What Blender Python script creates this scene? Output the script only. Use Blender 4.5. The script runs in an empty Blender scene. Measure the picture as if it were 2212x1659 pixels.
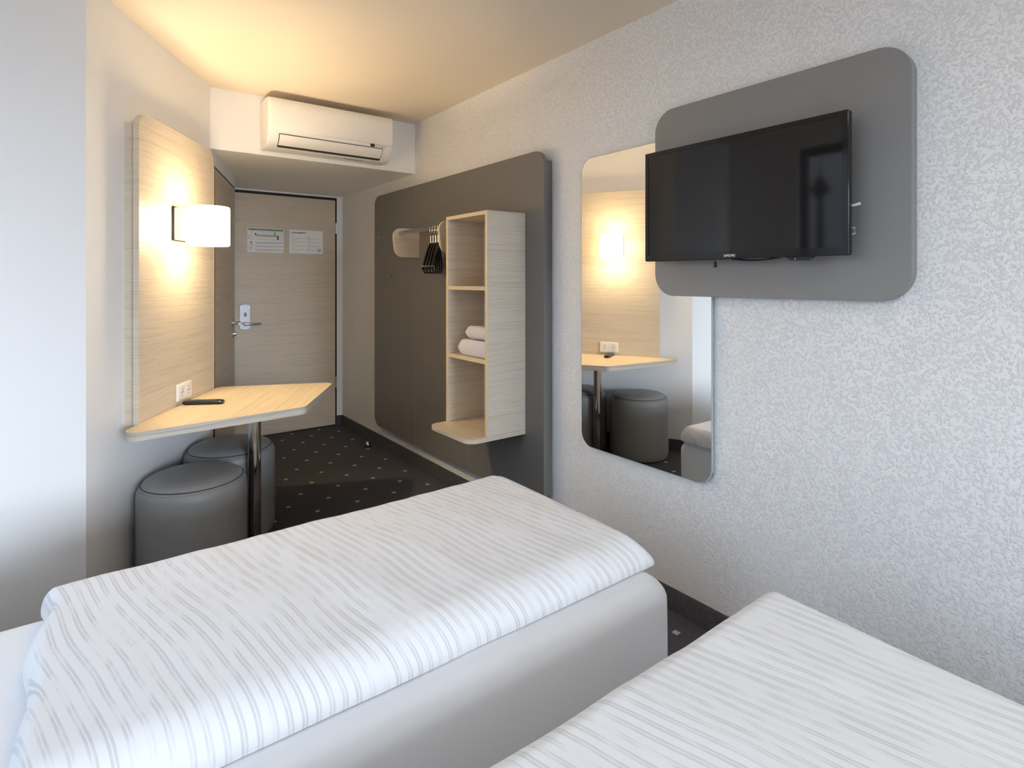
import bpy, bmesh, math, random
from mathutils import Vector, Matrix, noise

random.seed(7)
SC = bpy.context.scene
COL = SC.collection
PI = math.pi

# ------------------------------------------------------------------ camera, light, exposure
YAW = math.atan((1106 - 183) / 1225)
cam_d = bpy.data.cameras.new('camera')
cam = bpy.data.objects.new('camera', cam_d)
COL.objects.link(cam)
cam_d.sensor_fit = 'HORIZONTAL'
cam_d.sensor_width = 36
cam_d.lens = 1225 / 2212 * 36
cam_d.shift_y = -(829.5 - 604.5) / 2212
cam_d.clip_start = 0.02
cam_d.clip_end = 2000
cam.location = (0, 0, 1.36)
cam.rotation_euler = (PI / 2, 0, -YAW)
SC.camera = cam

SC.view_settings.view_transform = 'Standard'
SC.view_settings.look = 'None'
SC.view_settings.gamma = 1
SC.view_settings.exposure = 0.22
SC.view_settings.use_curve_mapping = False
SC.cycles.max_bounces = 14
SC.cycles.diffuse_bounces = 8
SC.cycles.glossy_bounces = 6
SC.cycles.sample_clamp_indirect = 6
SC.cycles.caustics_reflective = False
SC.cycles.caustics_refractive = False

W = bpy.data.worlds.new('sky')
SC.world = W
W.use_nodes = True
wn = W.node_tree
wn.nodes.clear()
w_out = wn.nodes.new('ShaderNodeOutputWorld')
w_bg = wn.nodes.new('ShaderNodeBackground')
w_tc = wn.nodes.new('ShaderNodeTexCoord')
w_sep = wn.nodes.new('ShaderNodeSeparateXYZ')
w_ramp = wn.nodes.new('ShaderNodeValToRGB')
w_map = wn.nodes.new('ShaderNodeMapRange')
w_map.inputs[1].default_value = -1
w_map.inputs[2].default_value = 1
wn.links.new(w_tc.outputs['Generated'], w_sep.inputs[0])
wn.links.new(w_sep.outputs[2], w_map.inputs[0])
wn.links.new(w_map.outputs[0], w_ramp.inputs[0])
cr = w_ramp.color_ramp
cr.elements[0].position = 0.0
cr.elements[0].color = (0.16, 0.17, 0.19, 1)
cr.elements[1].position = 1.0
cr.elements[1].color = (0.50, 0.70, 1.0, 1)
for p_, c_ in ((0.485, (0.22, 0.235, 0.26, 1)), (0.515, (0.77, 0.87, 1.0, 1)), (0.70, (0.66, 0.81, 1.0, 1))):
    e_ = cr.elements.new(p_)
    e_.color = c_
wn.links.new(w_ramp.outputs[0], w_bg.inputs[0])
wn.links.new(w_bg.outputs[0], w_out.inputs[0])
# overcast sky, much brighter on the side behind the camera than on the left
SKY_LEFT, SKY_BACK = 3.7, 33.0
w_side = wn.nodes.new('ShaderNodeMapRange')
w_side.interpolation_type = 'SMOOTHSTEP'
w_side.inputs[1].default_value = 0.25
w_side.inputs[2].default_value = -0.75
wn.links.new(w_sep.outputs[1], w_side.inputs[0])
w_lat = wn.nodes.new('ShaderNodeMapRange')
w_lat.interpolation_type = 'SMOOTHSTEP'
w_lat.inputs[1].default_value = -0.24
w_lat.inputs[2].default_value = -0.06
wn.links.new(w_sep.outputs[0], w_lat.inputs[0])
w_mul = wn.nodes.new('ShaderNodeMath')
w_mul.operation = 'MULTIPLY'
wn.links.new(w_side.outputs[0], w_mul.inputs[0])
wn.links.new(w_lat.outputs[0], w_mul.inputs[1])
w_str = wn.nodes.new('ShaderNodeMapRange')
w_dim = wn.nodes.new('ShaderNodeMapRange')
w_dim.interpolation_type = 'SMOOTHSTEP'
w_dim.inputs[1].default_value = 0.05
w_dim.inputs[2].default_value = 0.36
w_dim.inputs[3].default_value = SKY_LEFT
w_dim.inputs[4].default_value = 0.85
wn.links.new(w_sep.outputs[1], w_dim.inputs[0])
w_dim2 = wn.nodes.new('ShaderNodeMapRange')
w_dim2.interpolation_type = 'SMOOTHSTEP'
w_dim2.inputs[1].default_value = -0.62
w_dim2.inputs[2].default_value = -0.20
w_dim2.inputs[3].default_value = 0.35
w_dim2.inputs[4].default_value = SKY_LEFT
wn.links.new(w_sep.outputs[1], w_dim2.inputs[0])
w_min = wn.nodes.new('ShaderNodeMath')
w_min.operation = 'MINIMUM'
wn.links.new(w_dim.outputs[0], w_min.inputs[0])
wn.links.new(w_dim2.outputs[0], w_min.inputs[1])
wn.links.new(w_min.outputs[0], w_str.inputs[3])
w_str.inputs[4].default_value = SKY_BACK
wn.links.new(w_mul.outputs[0], w_str.inputs[0])
wn.links.new(w_str.outputs[0], w_bg.inputs[1])

# window opening in the wall to the left of the camera (daylight comes in here)
XL = -0.745                    # that wall
WY0, WY1, WZ0, WZ1 = -2.0, 2.15, 0.80, 2.36
pl = bpy.data.lights.new('window_daylight_portal', 'AREA')
pl.shape = 'RECTANGLE'
pl.size = WZ1 - WZ0
pl.size_y = WY1 - WY0
pl.cycles.is_portal = True
plo = bpy.data.objects.new('window_daylight_portal', pl)
plo.location = (XL - 0.10, (WY0 + WY1) / 2, (WZ0 + WZ1) / 2)
plo.rotation_euler = (0, -PI / 2, 0)
COL.objects.link(plo)
# the large window in the wall behind the camera
YBACK = -4.6
BX0, BX1, BZ0, BZ1 = -0.60, 1.80, 0.50, 2.42
pl = bpy.data.lights.new('back_window_daylight_portal', 'AREA')
pl.shape = 'RECTANGLE'
pl.size = BX1 - BX0
pl.size_y = BZ1 - BZ0
pl.cycles.is_portal = True
plo = bpy.data.objects.new('back_window_daylight_portal', pl)
plo.location = ((BX0 + BX1) / 2, YBACK - 0.06, (BZ0 + BZ1) / 2)
plo.rotation_euler = (PI / 2, 0, 0)
COL.objects.link(plo)

LAMP_POWER = 30.0
LAMP_COLOR = (1.0, 0.77, 0.47)
FILL_LAMP_GLOW = 28.0
SHADE_EMIT = 23.0

# ------------------------------------------------------------------ materials
def new_mat(name):
    m = bpy.data.materials.new(name)
    m.use_nodes = True
    nt = m.node_tree
    b = nt.nodes['Principled BSDF']
    return m, nt, b

def simple(name, col, rough=0.5, metal=0.0, spec=0.5, emit=None, estr=0.0, coat=0.0):
    m, nt, b = new_mat(name)
    b.inputs['Base Color'].default_value = (*col, 1)
    b.inputs['Roughness'].default_value = rough
    b.inputs['Metallic'].default_value = metal
    b.inputs['Specular IOR Level'].default_value = spec
    b.inputs['Coat Weight'].default_value = coat
    if emit:
        b.inputs['Emission Color'].default_value = (*emit, 1)
        b.inputs['Emission Strength'].default_value = estr
    return m

def node(nt, kind, **inp):
    n = nt.nodes.new(kind)
    for k, v in inp.items():
        n.inputs[k].default_value = v
    return n

def math_n(nt, op, a, b=None, c=None):
    n = nt.nodes.new('ShaderNodeMath')
    n.operation = op
    for i, v in enumerate((a, b, c)):
        if v is None:
            continue
        if isinstance(v, (int, float)):
            n.inputs[i].default_value = v
        else:
            nt.links.new(v, n.inputs[i])
    return n.outputs[0]

def obj_coords(nt):
    return nt.nodes.new('ShaderNodeTexCoord').outputs['Object']

def mapped(nt, vec, scale=(1, 1, 1), rot=(0, 0, 0)):
    mp = nt.nodes.new('ShaderNodeMapping')
    mp.inputs['Scale'].default_value = scale
    mp.inputs['Rotation'].default_value = rot
    nt.links.new(vec, mp.inputs[0])
    return mp.outputs[0]

def noise_tex(nt, vec, scale, detail=4, rough=0.55, dist=0.0):
    n = nt.nodes.new('ShaderNodeTexNoise')
    n.inputs['Scale'].default_value = scale
    n.inputs['Detail'].default_value = detail
    n.inputs['Roughness'].default_value = rough
    n.inputs['Distortion'].default_value = dist
    nt.links.new(vec, n.inputs['Vector'])
    return n.outputs[0]

def ramp(nt, fac, stops):
    r = nt.nodes.new('ShaderNodeValToRGB')
    e = r.color_ramp.elements
    e[0].position, e[0].color = stops[0][0], (*stops[0][1], 1)
    e[1].position, e[1].color = stops[-1][0], (*stops[-1][1], 1)
    for p, c in stops[1:-1]:
        x = e.new(p)
        x.color = (*c, 1)
    nt.links.new(fac, r.inputs[0])
    return r.outputs[0]

def mix_rgb(nt, fac, a, b, mode='MIX'):
    n = nt.nodes.new('ShaderNodeMix')
    n.data_type = 'RGBA'
    n.blend_type = mode
    for sock, v in ((n.inputs[0], fac), (n.inputs[6], a), (n.inputs[7], b)):
        if isinstance(v, (int, float)):
            sock.default_value = v
        elif isinstance(v, tuple):
            sock.default_value = (*v, 1)
        else:
            nt.links.new(v, sock)
    return n.outputs[2]

def bump(nt, bsdf, height, strength, dist):
    b = nt.nodes.new('ShaderNodeBump')
    b.inputs['Strength'].default_value = strength
    b.inputs['Distance'].default_value = dist
    nt.links.new(height, b.inputs['Height'])
    nt.links.new(b.outputs[0], bsdf.inputs['Normal'])

def wood(name, light, dark, low=(1.1, 1.1, 1.0), rot=0.0, rough=0.42):
    """pale oak laminate; LOW scales the slow directions, the third axis runs across the grain"""
    m, nt, b = new_mat(name)
    oc = obj_coords(nt)
    if rot:
        oc = mapped(nt, oc, (1, 1, 1), (0, 0, rot))
    warp = noise_tex(nt, mapped(nt, oc, (1.3, 1.3, 3.0)), 1.0, 2)
    wob = nt.nodes.new('ShaderNodeVectorMath')
    wob.operation = 'SCALE'
    wv = nt.nodes.new('ShaderNodeCombineXYZ')
    across = [i for i in range(3) if low[i] >= 10][0]
    nt.links.new(warp, wv.inputs[across])
    nt.links.new(wv.outputs[0], wob.inputs[0])
    wob.inputs['Scale'].default_value = 0.055
    add = nt.nodes.new('ShaderNodeVectorMath')
    nt.links.new(oc, add.inputs[0])
    nt.links.new(wob.outputs[0], add.inputs[1])
    v = add.outputs[0]
    s1 = tuple(230 if i == across else 2.2 for i in range(3))
    s2 = tuple(34 if i == across else 0.9 for i in range(3))
    s3 = tuple(330 if i == across else 9.0 for i in range(3))
    n1 = noise_tex(nt, mapped(nt, v, s1), 1.0, 3)
    n2 = noise_tex(nt, mapped(nt, v, s2), 1.0, 3)
    n3 = noise_tex(nt, mapped(nt, v, s3), 1.0, 2)
    f = math_n(nt, 'ADD', math_n(nt, 'MULTIPLY', n1, 0.72), math_n(nt, 'MULTIPLY', n2, 0.28))
    c = ramp(nt, f, [(0.34, dark), (0.47, tuple((a * 0.7 + d * 0.3) for a, d in zip(light, dark))), (0.66, light)])
    pores = ramp(nt, n3, [(0.30, (0.66, 0.62, 0.58)), (0.44, (1, 1, 1))])
    c = mix_rgb(nt, 0.42, c, pores, 'MULTIPLY')
    nt.links.new(c, b.inputs['Base Color'])
    b.inputs['Roughness'].default_value = rough
    b.inputs['Specular IOR Level'].default_value = 0.4
    bump(nt, b, n1, 0.08, 0.001)
    return m

OAK_L, OAK_D = (0.66, 0.585, 0.475), (0.50, 0.43, 0.345)
M = {}
M['oak'] = wood('oak_laminate', OAK_L, OAK_D, (1, 1, 100))
M['oak_door'] = wood('oak_door_laminate', (0.60, 0.52, 0.415), (0.47, 0.40, 0.315), (1, 1, 100))
M['oak_top'] = wood('oak_table_laminate', (0.66, 0.56, 0.40), (0.46, 0.375, 0.26), (1, 100, 1))
M['oak_edge'] = wood('oak_edge_band', (0.60, 0.54, 0.46), (0.34, 0.29, 0.24), (1, 1, 100))
M['oak_shelf'] = wood('oak_shelf_laminate', (0.66, 0.56, 0.40), (0.46, 0.375, 0.26), (100, 1, 1))
M['oak_band'] = simple('oak_pale_edge_band', (0.72, 0.58, 0.37), 0.45)

def plaster(name, col, scale, strength, dist, rough=0.9):
    m, nt, b = new_mat(name)
    oc = obj_coords(nt)
    n1 = noise_tex(nt, oc, scale, 3, 0.6)
    n2 = noise_tex(nt, oc, scale * 2.6, 2, 0.5)
    n3 = noise_tex(nt, oc, scale * 0.16, 2)
    h = math_n(nt, 'ADD', math_n(nt, 'MULTIPLY', n1, 0.8), math_n(nt, 'MULTIPLY', n2, 0.2))
    rr = ramp(nt, h, [(0.50, (0, 0, 0)), (0.63, (1, 1, 1))])
    h2 = math_n(nt, 'MULTIPLY', rr, math_n(nt, 'ADD', math_n(nt, 'MULTIPLY', n3, 0.7), 0.45))
    b.inputs['Base Color'].default_value = (*col, 1)
    b.inputs['Roughness'].default_value = rough
    b.inputs['Specular IOR Level'].default_value = 0.2
    bump(nt, b, h2, strength, dist)
    return m

M['plaster'] = plaster('rough_plaster', (0.85, 0.85, 0.85), 112, 0.65, 0.0049)
M['paint'] = plaster('smooth_paint', (0.85, 0.85, 0.85), 60, 0.12, 0.001)
M['ceiling'] = plaster('ceiling_paint', (0.78, 0.70, 0.59), 40, 0.05, 0.001)  # even warm tint: some of the warm light is put into the ceiling's colour

def grey_board(name, col):
    m, nt, b = new_mat(name)
    n = noise_tex(nt, obj_coords(nt), 900, 2)
    b.inputs['Base Color'].default_value = (*col, 1)
    b.inputs['Roughness'].default_value = 0.42
    b.inputs['Specular IOR Level'].default_value = 0.45
    bump(nt, b, n, 0.06, 0.0006)
    return m
M['grey_board'] = grey_board('grey_laminate', (0.165, 0.155, 0.148))
M['grey_board_tv'] = grey_board('grey_laminate_lit', (0.24, 0.232, 0.228))  # same laminate as the wardrobe board; its brighter light is put into the colour
M['grey_seam'] = simple('grey_seam', (0.26, 0.25, 0.245), 0.5)

def carpet(name, squares):
    m, nt, b = new_mat(name)
    oc = obj_coords(nt)
    n1 = noise_tex(nt, oc, 420, 3, 0.7)
    n2 = noise_tex(nt, oc, 60, 3, 0.6)
    base = ramp(nt, n1, [(0.34, (0.036, 0.035, 0.040)), (0.52, (0.085, 0.083, 0.092)), (0.70, (0.20, 0.196, 0.21))])
    base = mix_rgb(nt, 0.35, base, ramp(nt, n2, [(0.3, (0.55, 0.55, 0.55)), (0.7, (1, 1, 1))]), 'MULTIPLY')
    if squares:
        sep = nt.nodes.new('ShaderNodeSeparateXYZ')
        nt.links.new(oc, sep.inputs[0])
        masks = []
        for x0, y0 in ((1.337, 5.007), (1.337 + 0.1212, 5.007 - 0.1655)):
            def cell(s, o, per):
                a = math_n(nt, 'DIVIDE', math_n(nt, 'SUBTRACT', s, o), per)
                a = math_n(nt, 'FRACT', math_n(nt, 'ADD', a, 100.5))
                a = math_n(nt, 'MULTIPLY', math_n(nt, 'ABSOLUTE', math_n(nt, 'SUBTRACT', a, 0.5)), per)
                return math_n(nt, 'LESS_THAN', a, 0.0125)
            masks.append(math_n(nt, 'MULTIPLY', cell(sep.outputs[0], x0, 0.2424), cell(sep.outputs[1], y0, 0.331)))
        mk = math_n(nt, 'MAXIMUM', masks[0], masks[1])
        sq = mix_rgb(nt, n1, (0.26, 0.25, 0.26), (0.60, 0.58, 0.59))
        base = mix_rgb(nt, mk, base, sq)
    nt.links.new(base, b.inputs['Base Color'])
    b.inputs['Roughness'].default_value = 0.95
    b.inputs['Specular IOR Level'].default_value = 0.1
    bump(nt, b, n1, 0.5, 0.003)
    return m
M['carpet'] = carpet('charcoal_carpet', True)
M['carpet_skirt'] = carpet('charcoal_carpet_strip', False)

M['white_plastic'] = simple('white_plastic', (0.82, 0.81, 0.79), 0.35)
M['ac_white'] = simple('appliance_white', (0.83, 0.81, 0.78), 0.32)
M['ac_dark'] = simple('appliance_gap', (0.03, 0.03, 0.03), 0.5)
M['black_gap'] = simple('black_gap', (0.006, 0.006, 0.006), 0.6)
M['black_plastic'] = simple('black_plastic', (0.010, 0.010, 0.011), 0.25)
M['black_gloss'] = simple('black_gloss', (0.006, 0.006, 0.007), 0.10)
M['screen'] = simple('screen_glass', (0.010, 0.009, 0.0085), 0.05, spec=0.52)
M['chrome'] = simple('chrome', (0.62, 0.60, 0.59), 0.06, metal=1)
M['steel'] = simple('brushed_steel', (0.58, 0.58, 0.59), 0.28, metal=1)
M['silver_paint'] = simple('silver_paint', (0.40, 0.41, 0.43), 0.38, metal=0.8)
M['mirror'] = simple('mirror_silver', (0.93, 0.93, 0.91), 0.0, metal=1)
M['mirror_edge'] = simple('mirror_glass_edge', (0.42, 0.48, 0.46), 0.15, spec=0.8)
M['paper'] = simple('paper', (0.80, 0.79, 0.78), 0.6)
M['ink'] = simple('ink', (0.02, 0.02, 0.02), 0.6)
M['ink_grey'] = simple('ink_grey', (0.24, 0.235, 0.24), 0.6)
M['ink_light'] = simple('ink_pale', (0.42, 0.41, 0.42), 0.6)
M['plan_green'] = simple('plan_green', (0.045, 0.12, 0.05), 0.6)
M['plan_lime'] = simple('plan_lime', (0.30, 0.42, 0.05), 0.6)
M['plan_red'] = simple('plan_red', (0.35, 0.05, 0.06), 0.6)
M['white_ink'] = simple('white_ink', (0.85, 0.85, 0.85), 0.5)
M['hook_metal'] = simple('wire_metal', (0.66, 0.64, 0.61), 0.22, metal=1)

def shade_mat():
    m, nt, b = new_mat('opal_glass_glow')
    b.inputs['Base Color'].default_value = (0.9, 0.88, 0.82, 1)
    b.inputs['Roughness'].default_value = 0.3
    b.inputs['Emission Color'].default_value = (1.0, 0.76, 0.46, 1)
    b.inputs['Emission Strength'].default_value = SHADE_EMIT
    return m
M['shade'] = shade_mat()

def leather():
    m, nt, b = new_mat('grey_leatherette')
    oc = obj_coords(nt)
    v = nt.nodes.new('ShaderNodeTexVoronoi')
    v.inputs['Scale'].default_value = 420
    nt.links.new(oc, v.inputs['Vector'])
    n = noise_tex(nt, oc, 5, 2)
    c = ramp(nt, n, [(0.3, (0.265, 0.266, 0.268)), (0.7, (0.285, 0.286, 0.288))])
    nt.links.new(c, b.inputs['Base Color'])
    b.inputs['Roughness'].default_value = 0.40
    b.inputs['Specular IOR Level'].default_value = 0.45
    bump(nt, b, v.outputs['Distance'], 0.12, 0.0008)
    return m
M['leather'] = leather()
M['leather_seam'] = simple('seam_thread', (0.07, 0.07, 0.073), 0.7)

def cloth(name, stripes=None):
    m, nt, b = new_mat(name)
    oc = obj_coords(nt)
    weave = noise_tex(nt, oc, 700, 2)
    if stripes is not None:
        w1 = noise_tex(nt, oc, 5.5, 2)
        w2 = noise_tex(nt, oc, 1.8, 1)
        sep = nt.nodes.new('ShaderNodeSeparateXYZ')
        nt.links.new(mapped(nt, oc, (1, 1, 1), (0, 0, stripes)), sep.inputs[0])
        p = math_n(nt, 'ADD', sep.outputs[0], math_n(nt, 'MULTIPLY', w1, 0.011))
        p = math_n(nt, 'ADD', p, math_n(nt, 'MULTIPLY', w2, 0.07))
        t = math_n(nt, 'FRACT', math_n(nt, 'ADD', math_n(nt, 'DIVIDE', p, 0.0262), 100))
        a = math_n(nt, 'ABSOLUTE', math_n(nt, 'SUBTRACT', t, 0.5))
        # a pair of narrow bands in every period
        band = ramp(nt, a, [(0.025, (0, 0, 0)), (0.060, (1, 1, 1)), (0.195, (1, 1, 1)), (0.245, (0, 0, 0))])
        fade = ramp(nt, noise_tex(nt, mapped(nt, oc, (30, 8, 8), (0, 0, stripes)), 1.0, 2),
                    [(0.38, (0.10, 0.10, 0.10)), (0.58, (1, 1, 1))])
        k = math_n(nt, 'MULTIPLY', band, fade)
        c = mix_rgb(nt, k, (0.82, 0.82, 0.825), (0.655, 0.65, 0.655))  # woven stripes; their satin sheen and its breaks at folds are painted as grey
        nt.links.new(c, b.inputs['Base Color'])
    else:
        b.inputs['Base Color'].default_value = (0.83, 0.83, 0.84, 1)
    b.inputs['Roughness'].default_value = 0.75
    b.inputs['Specular IOR Level'].default_value = 0.25
    b.inputs['Sheen Weight'].default_value = 0.15
    bump(nt, b, weave, 0.05, 0.0006)
    return m
M['sheet'] = cloth('white_sheet')
M['duvet_far'] = cloth('striped_duvet_cotton', math.radians(-10.5))
M['duvet_near'] = cloth('striped_duvet_cotton_b', math.radians(-14))

def towel_mat():
    m, nt, b = new_mat('white_terry')
    n = noise_tex(nt, obj_coords(nt), 330, 3, 0.7)
    c = ramp(nt, n, [(0.3, (0.70, 0.67, 0.68)), (0.65, (0.86, 0.83, 0.84))])
    nt.links.new(c, b.inputs['Base Color'])
    b.inputs['Roughness'].default_value = 0.95
    b.inputs['Specular IOR Level'].default_value = 0.1
    bump(nt, b, n, 0.8, 0.004)
    return m
M['towel'] = towel_mat()

def pane_mat():
    m = bpy.data.materials.new('window_pane')
    m.use_nodes = True
    nt = m.node_tree
    nt.nodes.clear()
    o = nt.nodes.new('ShaderNodeOutputMaterial')
    mx = nt.nodes.new('ShaderNodeMixShader')
    t = nt.nodes.new('ShaderNodeBsdfTransparent')
    g = nt.nodes.new('ShaderNodeBsdfGlossy')
    g.inputs['Roughness'].default_value = 0.02
    mx.inputs[0].default_value = 0.05
    nt.links.new(t.outputs[0], mx.inputs[1])
    nt.links.new(g.outputs[0], mx.inputs[2])
    nt.links.new(mx.outputs[0], o.inputs[0])
    return m
M['pane'] = pane_mat()

# ------------------------------------------------------------------ geometry helpers
def BM():
    return bmesh.new()

def box(bm, x0, x1, y0, y1, z0, z1, mtx=None):
    vs = [bm.verts.new(v) for v in ((x0, y0, z0), (x1, y0, z0), (x1, y1, z0), (x0, y1, z0),
                                    (x0, y0, z1), (x1, y0, z1), (x1, y1, z1), (x0, y1, z1))]
    for f in ((0, 3, 2, 1), (4, 5, 6, 7), (0, 1, 5, 4), (1, 2, 6, 5), (2, 3, 7, 6), (3, 0, 4, 7)):
        bm.faces.new([vs[i] for i in f])
    if mtx is not None:
        bmesh.ops.transform(bm, matrix=mtx, verts=vs)
    return bm

def rpoly(pts, rad, n=7):
    """polygon with rounded corners; RAD one number or one per corner"""
    if isinstance(rad, (int, float)):
        rad = [rad] * len(pts)
    out = []
    N = len(pts)
    for i in range(N):
        p = Vector(pts[i])
        a = Vector(pts[i - 1]) - p
        b = Vector(pts[(i + 1) % N]) - p
        r = rad[i]
        if r <= 1e-6:
            out.append(tuple(p))
            continue
        a.normalize()
        b.normalize()
        ang = a.angle(b)
        d = r / math.tan(ang / 2)
        c = p + (a + b).normalized() * (r / math.sin(ang / 2))
        s, e = p + a * d, p + b * d
        a0 = math.atan2(s.y - c.y, s.x - c.x)
        a1 = math.atan2(e.y - c.y, e.x - c.x)
        da = a1 - a0
        while da > PI:
            da -= 2 * PI
        while da < -PI:
            da += 2 * PI
        for k in range(n + 1):
            t = a0 + da * k / n
            out.append((c.x + r * math.cos(t), c.y + r * math.sin(t)))
    return out

def prism(bm, pts, a0, a1, axis):
    def mk(p, a):
        return {'x': (a, p[0], p[1]), 'y': (p[0], a, p[1]), 'z': (p[0], p[1], a)}[axis]
    lo = [bm.verts.new(mk(p, a0)) for p in pts]
    hi = [bm.verts.new(mk(p, a1)) for p in pts]
    n = len(pts)
    fs = [bm.faces.new(lo[::-1]), bm.faces.new(hi)]
    for i in range(n):
        fs.append(bm.faces.new((lo[i], lo[(i + 1) % n], hi[(i + 1) % n], hi[i])))
    bmesh.ops.recalc_face_normals(bm, faces=fs)
    return bm

def lathe(bm, prof, cx=0, cy=0, seg=48, cap=True):
    rings = []
    for r, z in prof:
        if r < 1e-6:
            rings.append([bm.verts.new((cx, cy, z))])
        else:
            rings.append([bm.verts.new((cx + r * math.cos(2 * PI * k / seg), cy + r * math.sin(2 * PI * k / seg), z)) for k in range(seg)])
    fs = []
    for a, b in zip(rings, rings[1:]):
        for k in range(seg):
            k2 = (k + 1) % seg
            if len(a) == 1 and len(b) == 1:
                continue
            if len(a) == 1:
                fs.append(bm.faces.new((a[0], b[k2], b[k])))
            elif len(b) == 1:
                fs.append(bm.faces.new((a[k], a[k2], b[0])))
            else:
                fs.append(bm.faces.new((a[k], a[k2], b[k2], b[k])))
    if cap:
        for r_ in (rings[0], rings[-1]):
            if len(r_) > 2:
                fs.append(bm.faces.new(r_))
    bmesh.ops.recalc_face_normals(bm, faces=fs)
    return bm

def tube(bm, pts, r, seg=10, caps=True):
    pts = [Vector(p) for p in pts]
    rads = r if isinstance(r, (list, tuple)) else [r] * len(pts)
    rings = []
    up = None
    for i, p in enumerate(pts):
        t = (pts[min(i + 1, len(pts) - 1)] - pts[max(i - 1, 0)]).normalized()
        if up is None:
            up = Vector((0, 0, 1)) if abs(t.z) < 0.9 else Vector((1, 0, 0))
        s = t.cross(up).normalized()
        up = s.cross(t).normalized()
        rings.append([bm.verts.new(p + (s * math.cos(2 * PI * k / seg) + up * math.sin(2 * PI * k / seg)) * rads[i]) for k in range(seg)])
    fs = []
    for a, b in zip(rings, rings[1:]):
        for k in range(seg):
            k2 = (k + 1) % seg
            fs.append(bm.faces.new((a[k], a[k2], b[k2], b[k])))
    if caps:
        fs += [bm.faces.new(rings[0]), bm.faces.new(rings[-1])]
    bmesh.ops.recalc_face_normals(bm, faces=fs)
    return bm

WM = {}                        # world matrix of every parent made so far

def link_mesh(name, bm, mat, smooth=True, bevel=0.0, seg=3):
    me = bpy.data.meshes.new(name)
    bm.normal_update()
    bm.to_mesh(me)
    bm.free()
    mats = mat if isinstance(mat, (list, tuple)) else [mat]
    for x in mats:
        me.materials.append(x)
    if smooth:
        me.polygons.foreach_set('use_smooth', [True] * len(me.polygons))
        me.set_sharp_from_angle(angle=math.radians(38))
    o = bpy.data.objects.new(name, me)
    COL.objects.link(o)
    if bevel:
        bv = o.modifiers.new('bevel', 'BEVEL')
        bv.width = bevel
        bv.segments = seg
        bv.limit_method = 'ANGLE'
        bv.angle_limit = math.radians(40)
    return o

def struct(name, bm, mat, bevel=0.0, smooth=True):
    o = link_mesh(name, bm, mat, smooth, bevel)
    o['kind'] = 'structure'
    WM[o] = Matrix.Identity(4)
    return o

def props(o, label, cat, group=None):
    o['label'] = label
    o['category'] = cat
    if group:
        o['group'] = group

def thing(name, label, cat, loc=(0, 0, 0), rz=0.0, group=None):
    o = bpy.data.objects.new(name, None)
    o.empty_display_size = 0.1
    COL.objects.link(o)
    o.location = loc
    o.rotation_euler = (0, 0, rz)
    props(o, label, cat, group)
    WM[o] = Matrix.Translation(loc) @ Matrix.Rotation(rz, 4, 'Z')
    return o

def part(name, bm, mat, parent, world=True, bevel=0.0, smooth=True, label=None, seg=3):
    """a mesh under PARENT; WORLD says that its vertices are given in world coordinates"""
    if world:
        bmesh.ops.transform(bm, matrix=WM[parent].inverted(), verts=bm.verts)
    o = link_mesh(name, bm, mat, smooth, bevel, seg)
    o.parent = parent
    WM[o] = WM[parent]
    if label:
        o['label'] = label
    return o

def solo(name, bm, mat, label, cat, loc=(0, 0, 0), rz=0.0, world=True, group=None, bevel=0.0, smooth=True):
    """a thing that is one mesh"""
    m = Matrix.Translation(loc) @ Matrix.Rotation(rz, 4, 'Z')
    if world:
        bmesh.ops.transform(bm, matrix=m.inverted(), verts=bm.verts)
    o = link_mesh(name, bm, mat, smooth, bevel)
    o.location = loc
    o.rotation_euler = (0, 0, rz)
    props(o, label, cat, group)
    WM[o] = m
    return o

def text_into(bm, s, size, mtx, extrude=0.0003, align='LEFT', width=None, bold=0.0):
    """letters as mesh, baseline at the origin of MTX, running along its x axis"""
    cu = bpy.data.curves.new('lettering', 'FONT')
    cu.body = s
    cu.size = size
    cu.extrude = extrude
    cu.offset = bold
    cu.align_x = align
    cu.resolution_u = 2
    ob = bpy.data.objects.new('lettering', cu)
    COL.objects.link(ob)
    dg = bpy.context.evaluated_depsgraph_get()
    dg.update()
    me = bpy.data.meshes.new_from_object(ob.evaluated_get(dg))
    bpy.data.objects.remove(ob)
    bpy.data.curves.remove(cu)
    if width:
        xs = [v.co.x for v in me.vertices]
        k = width / max(1e-6, max(xs) - min(xs))
        me.transform(Matrix.Diagonal((k, 1, 1, 1)))
    me.transform(mtx)
    bm.from_mesh(me)
    bpy.data.meshes.remove(me)

# ------------------------------------------------------------------ the room
XW = 1.941                     # right wall
ZC = 2.505                     # ceiling
ZS = 2.140                     # soffit over the entrance
YB = 3.765                     # front of the lowered ceiling
YD = 5.235                     # wall with the entrance door
A = Vector((0.004, 2.715, 0))  # outer corner where the slanted wall starts
B = Vector((0.597, 3.768, 0))  # slanted wall ends under the lowered ceiling

struct('floor', box(BM(), XL - 0.2, XW + 0.2, YBACK - 0.2, YD + 0.2, -0.12, 0), M['carpet'])
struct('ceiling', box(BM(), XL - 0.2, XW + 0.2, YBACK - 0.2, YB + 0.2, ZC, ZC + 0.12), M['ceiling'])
struct('wall_right', box(BM(), XW, XW + 0.15, YBACK - 0.2, YD + 0.2, 0, ZC + 0.1), M['plaster'])
bm = BM()
box(bm, XL - 0.2, BX0, YBACK - 0.15, YBACK, 0, ZC + 0.1)
box(bm, BX1, XW + 0.15, YBACK - 0.15, YBACK, 0, ZC + 0.1)
box(bm, BX0, BX1, YBACK - 0.15, YBACK, 0, BZ0)
box(bm, BX0, BX1, YBACK - 0.15, YBACK, BZ1, ZC + 0.1)
struct('wall_back', bm, M['paint'])
bm = BM()
box(bm, XL - 0.11, XL, YBACK - 0.15, WY0, 0, ZC + 0.1)
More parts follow.
